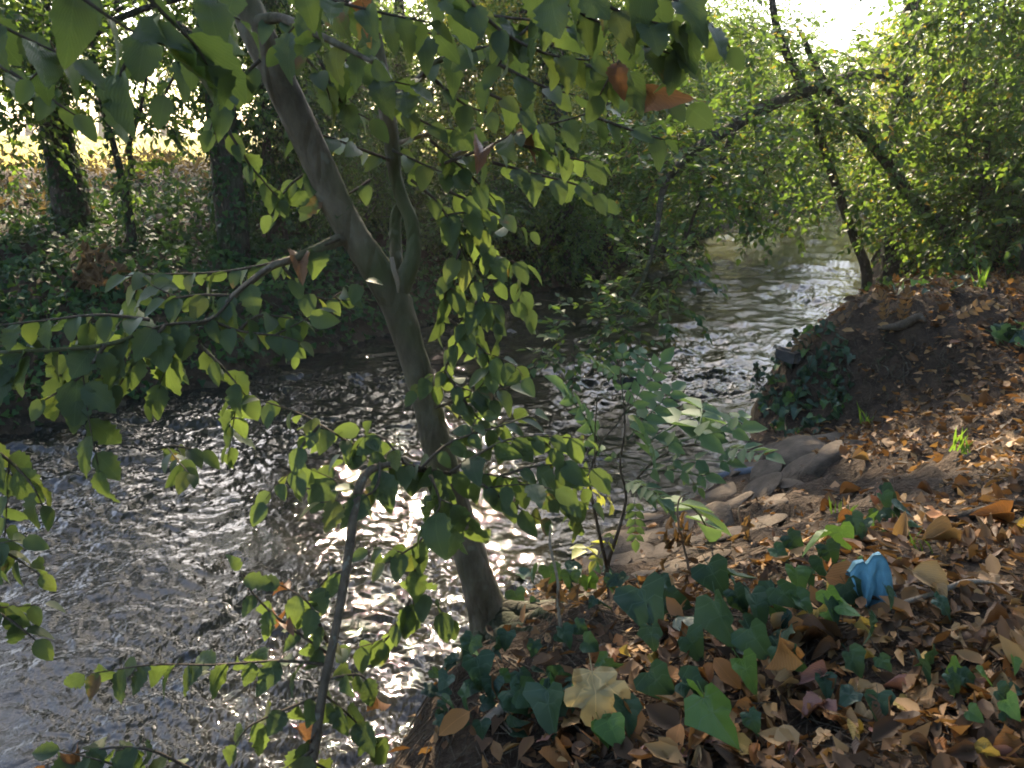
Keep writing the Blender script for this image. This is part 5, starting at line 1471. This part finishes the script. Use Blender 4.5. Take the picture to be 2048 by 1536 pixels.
def ivy_plant(label, seed, spots, n=0, box=None, px=60, bright=0.0, group="ivy plants on the near bank", lift=0.03):
    """spots: hand-placed (px, py, size px, tip dx, tip dy); n more leaves scattered in box."""
    rg = np.random.default_rng(seed)
    lst = [(a, b_, s, dx, dy) for a, b_, s, dx, dy in spots]
    for _ in range(n):
        a, b_ = rg.uniform(box[0], box[2]), rg.uniform(box[1], box[3])
        if ((a - (box[0] + box[2]) / 2) / (box[2] - box[0]) * 2) ** 2 + ((b_ - (box[1] + box[3]) / 2) / (box[3] - box[1]) * 2) ** 2 > 1.1: continue
        lst.append((a, b_, px * rg.uniform(0.6, 1.25), rg.normal() + 0.25, 0.8 + 0.5 * rg.normal()))
    H = ground_hits([t[0] for t in lst], [t[1] for t in lst])
    ok = ~np.isnan(H[:, 0])
    lst = [t for t, k in zip(lst, ok) if k]; H = H[ok]
    c = H.mean(0)
    o = empty("ivy_plant", tuple(c), label, "ivy", group)
    order = np.argsort(H[:, 0] + 0.6 * H[:, 1])
    vp = H[order][:: max(1, len(H) // 6)]
    if len(vp) > 1:
        tube_obj("vine", [q + np.array([0, 0, 0.012]) for q in vp], [0.0035, 0.002], B_TWIG, o, 5, 5, 0.1, seed)
    for (a, b_, s, dx, dy), h in zip(lst, H):
        sc = depth(h) / FPX
        # axis: on screen (dx, dy) with dy downwards; lies tilted between the ground and the camera
        down = np.array([0, -0.55, -0.62]); right = np.array([1.0, 0, 0])
        ax = right * dx + down * dy + rg.normal(size=3) * 0.15
        nm = np.array([0.1 * rg.normal(), -0.45, 0.8]) + rg.normal(size=3) * 0.55
        L = s * sc * 0.84 * rg.uniform(0.8, 1.15)
        axn = ax / (np.linalg.norm(ax) + 1e-9)
        p = h + np.array([0, 0, lift + 0.5 * L * max(0, -axn[2]) + 0.02 * rg.random()]) - axn * L * 0.4
        put("leaf", (IVB[int(rg.integers(2))] if rg.random() < bright else IVM[int(rg.integers(4))]), frame_matrix(p, ax, nm, L), o)
    return o


ivy_plant("large dark ivy leaves in the middle foreground, right of the leaning trunk", 611,
          [(1290, 1270, 125, 0.3, 0.9), (1440, 1310, 130, 0.25, 1.0), (1510, 1285, 110, 0.2, 1.0), (1350, 1235, 90, 0.8, 0.6), (1385, 1340, 85, 0.6, 0.8), (1425, 1215, 90, 0.45, 0.9), (1510, 1345, 110, 0.1, 1.0), (1300, 1330, 70, 0.2, 1), (1375, 1265, 70, 0.9, 0.5), (1475, 1250, 70, 0.5, 0.8), (1450, 1180, 70, 0.7, 0.7)], 14, (1250, 1170, 1580, 1370), 66)
ivy_plant("ivy with one big bright green leaf at the bottom edge below the pale leaf", 612,
          [(1095, 1490, 110, 0.1, 0.9), (1315, 1415, 105, 0.35, 0.9), (1425, 1510, 120, 0.1, 1.0), (1395, 1435, 80, 0.7, 0.8), (1040, 1450, 90, 0.8, 0.6), (1180, 1430, 70, 0.7, 0.7), (1250, 1480, 80, 0.4, 0.8), (1500, 1500, 60, 0.3, 0.9), (1120, 1400, 60, 0.8, 0.5), (1490, 1410, 80, 0.6, 0.9)], 14, (980, 1390, 1520, 1540), 72, 0.22)
ivy_plant("ivy sprig with bright leaves left of the blue cloth", 613,
          [(1625, 1125, 70, -0.6, 0.5), (1680, 1115, 65, 0.4, 0.8), (1655, 1150, 60, 0.3, 0.8), (1590, 1215, 75, 0.2, 1), (1600, 1255, 75, 0.4, 0.9), (1660, 1255, 60, 0.4, 0.9), (1640, 1195, 60, 0.1, 0.9), (1560, 1270, 70, 0.5, 0.8), (1585, 1120, 50, 0.5, 0.5)], 9, (1530, 1100, 1720, 1300), 52, 0.35)
ivy_plant("dark clump of ivy on the slope above the blue cloth", 614, [(1765, 1040, 45, 0, 0.8), (1790, 1060, 40, 0.5, 0.6), (1735, 1070, 45, -0.4, 0.7), (1720, 1090, 40, -0.2, 0.8)], 16, (1700, 1020, 1830, 1110), 38, 0.1)
ivy_plant("dark ivy tuft at the water's edge behind the leaning trunk's foot", 615, [(1100, 1190, 50, 0.1, 0.8), (1150, 1170, 50, 0.4, 0.7), (1035, 1230, 55, 0.2, 0.9)], 30, (1040, 1150, 1260, 1260), 42, 0.12)
ivy_plant("ivy trailing at the bottom right corner", 616, [(1965, 1410, 60, 0.6, 0.7), (2000, 1440, 55, 0.4, 0.8), (1930, 1400, 50, 0.8, 0.3), (2010, 1480, 60, 0.5, 0.8), (1900, 1420, 60, 0.4, 0.9)], 8, (1860, 1370, 2060, 1500), 50, 0.4)
ivy_plant("ivy leaves in the litter below the blue cloth", 617, [(1700, 1390, 75, 0.5, 0.9), (1570, 1375, 80, 0.5, 0.9), (1770, 1250, 55, 0.4, 0.8), (1880, 1260, 55, 0.4, 0.8), (1735, 1320, 65, 0.3, 0.9), (1660, 1270, 60, 0.4, 0.9), (1750, 1460, 80, 0.2, 1.0), (1840, 1390, 70, 0.5, 0.8)], 6, (1560, 1230, 1900, 1480), 50)
ivy_plant("dark ivy cloaking the mound's end at the waterline", 618, [], 290, (1500, 640, 1700, 880), 20, 0.12, lift=0.02)
ivy_plant("grey-green creeper on the right edge of the mound", 619, [(2010, 690, 40, 0.5, 0.8), (2035, 680, 40, 0.8, 0.6), (1995, 680, 35, -0.2, 0.8)], 10, (1980, 660, 2060, 730), 32, 0.1)
ivy_plant("ivy shoots around the foot of the leaning trunk", 620, [(1130, 1320, 60, 0.6, 0.7), (1180, 1330, 55, 0.8, 0.4), (1160, 1300, 50, 0.5, 0.5), (960, 1400, 70, 0.1, 0.9), (940, 1340, 60, -0.2, 0.9)], 12, (900, 1290, 1230, 1440), 48)
ivy_plant("small green creeper along the back brow of the mound", 621, [], 70, (1720, 520, 1960, 600), 20, 0.3)

ivy_plant("dark ivy hanging down the shaded bank below the leaning trunk", 622, [(985, 1420, 55, 0.0, 1.0), (930, 1450, 55, -0.1, 1.0), (890, 1400, 50, -0.2, 1.0)], 34, (860, 1330, 1070, 1530), 42, 0.0)

# little green plants
def grass_tuft(label, px, py, h, n, seed, cat="grass tuft"):
    rg = np.random.default_rng(seed)
    g = ghit(px, py)
    o = empty("grass_tuft", tuple(g), label, cat, "green tufts on the near bank")
    sc = h * depth(g) / FPX
    for k in range(n):
        d = np.array([rg.normal() * 0.45, rg.normal() * 0.3, 1.0])
        put("blade", BLD, frame_matrix(g + rg.normal(size=3) * np.array([0.02, 0.02, 0]), d, rg.normal(size=3), sc * rg.uniform(0.6, 1.1)), o)


BLD = np_mesh("grass_blade", np.array([(-0.035, 0, 0), (0.035, 0, 0), (0.045, 0.5, 0.06), (0, 1, 0.28), (-0.045, 0.5, 0.06)]), [np.array([(0, 1, 2, 4)]), np.array([(4, 2, 3)])], G_GRASS)
grass_tuft("bright green grass blades on the right slope below the mound", 1925, 905, 60, 12, 630)
grass_tuft("small green tuft on the bare soil near the dark ivy clump", 1680, 1030, 42, 12, 631)
grass_tuft("green weed tuft at the foot of the mound's dark face", 1740, 850, 45, 11, 632)
grass_tuft("green weeds on the mound top near the right frame edge", 1960, 575, 45, 12, 633)
grass_tuft("grass blades just below the dark ivy clump, right of the blue cloth", 1850, 1105, 45, 8, 634)

# ------------------------------------------------------------------ blue cloth
def blue_cloth():
    g = ghit(1752, 1220)
    S = depth(g) / FPX * 1.18
    top = np.array([(1704, 1166), (1712, 1150), (1724, 1146), (1731, 1152), (1741, 1137), (1752, 1134), (1762, 1143), (1772, 1162), (1782, 1190), (1796, 1218)], float)
    bot = np.array([(1708, 1184), (1716, 1198), (1724, 1206), (1731, 1210), (1741, 1217), (1750, 1222), (1760, 1225), (1772, 1226), (1784, 1226), (1799, 1226)], float)
    nu, nv = 61, 15
    V = []
    uu = np.linspace(0, 1, nu); ks = np.linspace(0, 1, len(top))
    for side in (0, 1):
        for j in range(nv):
            v = j / (nv - 1)
            for u in uu:
                tx, ty = np.interp(u, ks, top[:, 0]), np.interp(u, ks, top[:, 1])
                bx, by = np.interp(u, ks, bot[:, 0]), np.interp(u, ks, bot[:, 1])
                x, y = tx + (bx - tx) * v, ty + (by - ty) * v
                pleat = 9 * v ** 0.6 * math.sin(u * 19 + 2.2 * v) + 4 * math.sin(u * 41 + v * 5) * v
                dpt = (6 + 30 * v ** 0.8 + pleat) if side == 0 else -(4 + 22 * v + 0.6 * pleat)
                h = (1226 - y) * 1.12 * S
                jit = 7 * float(vnoise(np.array([u * 9 + 3 * side]), np.array([v * 5]), 5)[0]) * (0.3 + v)
                x += jit; dpt += jit * 1.4
                V.append((g[0] + (x - 1752) * S, g[1] + 0.02 - dpt * S * 0.8, g[2] + h - 0.004))
    F = []
    for side in (0, 1):
        o_ = side * nu * nv
        for j in range(nv - 1):
            for k in range(nu - 1):
                a = o_ + j * nu + k
                F.append((a, a + 1, a + nu + 1, a + nu))
    for k in range(nu - 1):
        F.append((k, k + 1, nu * nv + k + 1, nu * nv + k))
    T = []
    b_ = NT("blue non-woven cloth")
    pos = b_.n("NewGeometry").outputs['Position']
    f = b_.noise(pos, 60, 3)
    col = b_.ramp(f, [(0.3, (0.075, 0.20, 0.27)), (0.7, (0.12, 0.28, 0.36))])
    p = b_.n("BsdfPrincipled", iRoughness=0.75)
    b_.l(col, p.inputs['Base Color'])
    bp = b_.n("Bump", iStrength=0.4, iDistance=0.002, iHeight=b_.noise(pos, 400, 2))
    b_.l(bp.outputs[0], p.inputs['Normal'])
    b_.l(p.outputs[0], b_.out.inputs[0])
    me = np_mesh("blue_cloth", np.array(V), [np.array(F)], b_.m, smooth=True)
    tag(link("blue_cloth", me), "crumpled light blue cloth standing up among the fallen leaves", "cloth")


blue_cloth()

# ------------------------------------------------------------------ single fallen leaves
FKIND = {
    'flat': [('serrate', 0.62, 0.05, 0.10, 0.0), ('ellipse', 0.50, 0.08, 0.15, 0.05)],
    'curled': [('serrate', 0.60, 0.55, 0.45, 0.5), ('ellipse', 0.52, 0.35, 0.7, 0.6)],
    'folded': [('serrate', 0.55, 0.2, 1.1, 0.1), ('ellipse', 0.45, 0.15, 1.3, 0.2)],
}
FM = {}
for tone, mat in D_TONE.items():
    for form, vs in FKIND.items():
        FM[tone, form] = [big_leaf("dead_blade", k, a, mat, 700 + i, rows=8, droop=d, fold=f, curl=c, twist=0.3, serr=0.07) for i, (k, a, d, f, c) in enumerate(vs)]
CREAM = lobed_leaf("cream_blade", MAPLE_OUT, 0.36, D_TONE['pale cream'], 720, 0.40, 0.28, 0.05)
MAPLES = {t: lobed_leaf("lobed_blade", MAPLE_OUT, 0.36, D_TONE[t], 721, 0.45, 0.25, 0.05) for t in ('tan', 'orange brown', 'yellow brown')}
rgD = np.random.default_rng(703)


def drop_leaf(px, py, size, tone, form, label, me=None, ax=None, nm=None, lift=0.012, name="fallen_leaf"):
    g = ghit(px, py)
    if np.isnan(g[0]): return
    L = size * depth(g) / FPX
    gn = normals_at(np.array([g[0]]), np.array([g[1]]))[0]
    nm = gn + rgD.normal(size=3) * 0.40 + np.array([0, -0.22, 0]) if nm is None else np.array(nm)
    ax = rgD.normal(size=3) if ax is None else np.array(ax)
    me = me or FM[tone, form][int(rgD.integers(2))]
    a = Vector(ax); n_ = Vector(nm).normalized(); a = (a - n_ * a.dot(n_)).normalized()
    zl = max(0, -min(0, a.z)) * L + max(0, a.z) * 0.0
    p = g + np.array([0, 0, lift + 0.5 * zl + 0.015 * rgD.random()]) - np.array(a) * L * 0.5
    p[2] = max(p[2], tz(p[0], p[1]) + 0.008)
    tag(put(name, me, frame_matrix(p, a, n_, L)), label, "fallen leaf", "fallen leaves on the near bank")


drop_leaf(1190, 1490, 108, 'pale cream', 'flat', "big pale cream lobed leaf at the bottom edge, brightest of the fallen leaves", CREAM, (0.1, -0.5, -0.75), (0.1, -0.75, 0.6), 0.05)
drop_leaf(1550, 1380, 80, 'orange brown', 'curled', "orange brown leaf standing on edge beside the ivy in the foreground", None, (0.1, -0.1, -1), (0.9, -0.7, 0.1), 0.03)
drop_leaf(1620, 1400, 70, 'pinkish brown', 'curled', "pinkish curled leaf below the ivy, pinkest of the fallen leaves", None, (-0.9, -0.3, 0.1), (0.1, -0.5, 0.8), 0.04)
drop_leaf(1700, 1222, 110, 'orange brown', 'flat', "broad ribbed orange brown leaf lying against the blue cloth", None, (1, -0.2, -0.1), (-0.1, -0.7, 0.75), 0.05)
drop_leaf(1648, 1222, 62, 'yellow brown', 'flat', "narrow yellow leaf standing between the ivy and the blue cloth", FM['yellow brown', 'folded'][1], (0.35, 0.05, 1), (0.4, -0.8, 0.1), 0.03)
drop_leaf(1800, 1085, 60, 'tan', 'folded', "tan leaf standing upright just above the blue cloth", None, (0.1, 0.2, 1), (-0.6, -0.8, 0.1), 0.02)
drop_leaf(1880, 1105, 90, 'tan', 'curled', "wide arched tan leaf up the slope from the blue cloth", None, (1, 0.1, 0.1), (0, -0.4, 0.9), 0.04)
drop_leaf(1450, 1405, 75, 'orange brown', 'flat', "rust brown leaf behind the big bright ivy leaf at the bottom", None, (0.5, -0.5, -0.4), (0, -0.6, 0.8), 0.04)
drop_leaf(910, 1495, 75, 'orange brown', 'flat', "rust brown leaf at the bank's bottom edge left of the ivy", None, (-0.6, -0.4, -0.2), (0, -0.6, 0.8), 0.04)
drop_leaf(1860, 1200, 85, 'tan', 'folded', "long tan leaf with a folded tip right of the blue cloth", None, (0.6, -0.5, -0.2), (-0.3, -0.6, 0.7), 0.03)
drop_leaf(1700, 1060, 55, 'orange brown', 'curled', "small orange leaf beside the green tuft on the slope", None)
drop_leaf(1980, 1060, 70, 'orange brown', 'curled', "orange leaf curled over the dark root at the right", None)

ANCH = [((1752, 1180), "beside the blue cloth"), ((1400, 1290), "under the large dark ivy"), ((1190, 1470), "around the pale cream leaf"), ((1050, 1380), "near the leaning trunk's foot"), ((1960, 1430), "at the bottom right corner"),
        ((1930, 1180), "right of the blue cloth"), ((1930, 1040), "along the dark root"), ((1600, 1130), "left above the blue cloth"), ((1700, 1480), "along the bottom edge"), ((1900, 900), "below the mound"), ((1900, 620), "on top of the mound"),
        ((1650, 1000), "above the stones"), ((1620, 1330), "below the bright-leaved ivy sprig"), ((1830, 1300), "below the blue cloth")]
pts = []
while len(pts) < 288:
    px = rgD.uniform(900, 2050); py = 1536 - (1536 - 880) * rgD.random() ** 1.35
    if px < 1100 or px < 1000 + (1536 - py) * 1.2 - 80 or (py < 1190 and px < 1560 + (1190 - py) * 0.55): continue
    pts.append((px, py))
tones = list(D_TONE)[:5]
todo = []
for px, py in pts:
    tone = tones[int(rgD.choice(5, p=[0.28, 0.24, 0.33, 0.08, 0.07]))]
    form = ('flat', 'curled', 'folded')[int(rgD.choice(3, p=[0.35, 0.42, 0.23]))]
    size = (32 + 56 * rgD.random() ** 1.5) * (0.45 + 0.55 * (py - 850) / 690)
    anc = min(ANCH, key=lambda a: (a[0][0] - px) ** 2 + (a[0][1] - py) ** 2)[1]
    big = "large" if size > 62 else "mid-sized" if size > 40 else "small"
    me = MAPLES[tone] if tone in MAPLES and rgD.random() < 0.16 else None
    todo.append([px, py, size, tone, form, f"{big} {tone} {'lobed' if me else form} leaf {anc}", me])
same = {}
for t in todo: same.setdefault(t[5], []).append(t)
for lab, ts in same.items():
    if len(ts) == 1: continue
    horiz = max(t[0] for t in ts) - min(t[0] for t in ts) >= max(t[1] for t in ts) - min(t[1] for t in ts)
    ts.sort(key=lambda t: t[0 if horiz else 1])
    names = {2: ("left one of two", "right one of two"), 3: ("leftmost of three", "middle of three", "rightmost of three")} if horiz else {2: ("upper one of two", "lower one of two"), 3: ("topmost of three", "middle of three", "lowest of three")}
    ords = names.get(len(ts)) or [("leftmost" if horiz else "topmost")] + [f"{w}" + (" from left" if horiz else " from top") for w in ("second", "third", "fourth", "fifth", "sixth", "seventh", "eighth")][:len(ts) - 1]
    for t, o_ in zip(ts, ords): t[5] = lab + ", " + o_
for t in todo: drop_leaf(*t[:4], t[4], t[5], t[6])

# ------------------------------------------------------------------ faint fog volume added for glow, in place of lens veil
hz = NT("thin haze")
pv = hz.n("VolumePrincipled")
pv.inputs['Color'].default_value = (1.0, 0.97, 0.90, 1)
pv.inputs['Density'].default_value = 0.0009
pv.inputs['Anisotropy'].default_value = 0.55
hz.l(pv.outputs[0], hz.out.inputs['Volume'])
x0, x1, y0, y1, z0, z1 = -60, 60, -12, 90, -1.6, 16
HV = np.array([(x, y, z) for z in (z0, z1) for y in (y0, y1) for x in (x0, x1)], float)
me = np_mesh("veil_fog", HV, [np.array([(0, 2, 3, 1), (4, 5, 7, 6), (0, 1, 5, 4), (2, 6, 7, 3), (0, 4, 6, 2), (1, 3, 7, 5)])], hz.m)
tag(link("veil_fog", me), "thin glow-giving fog added between the trees", kind="stuff")
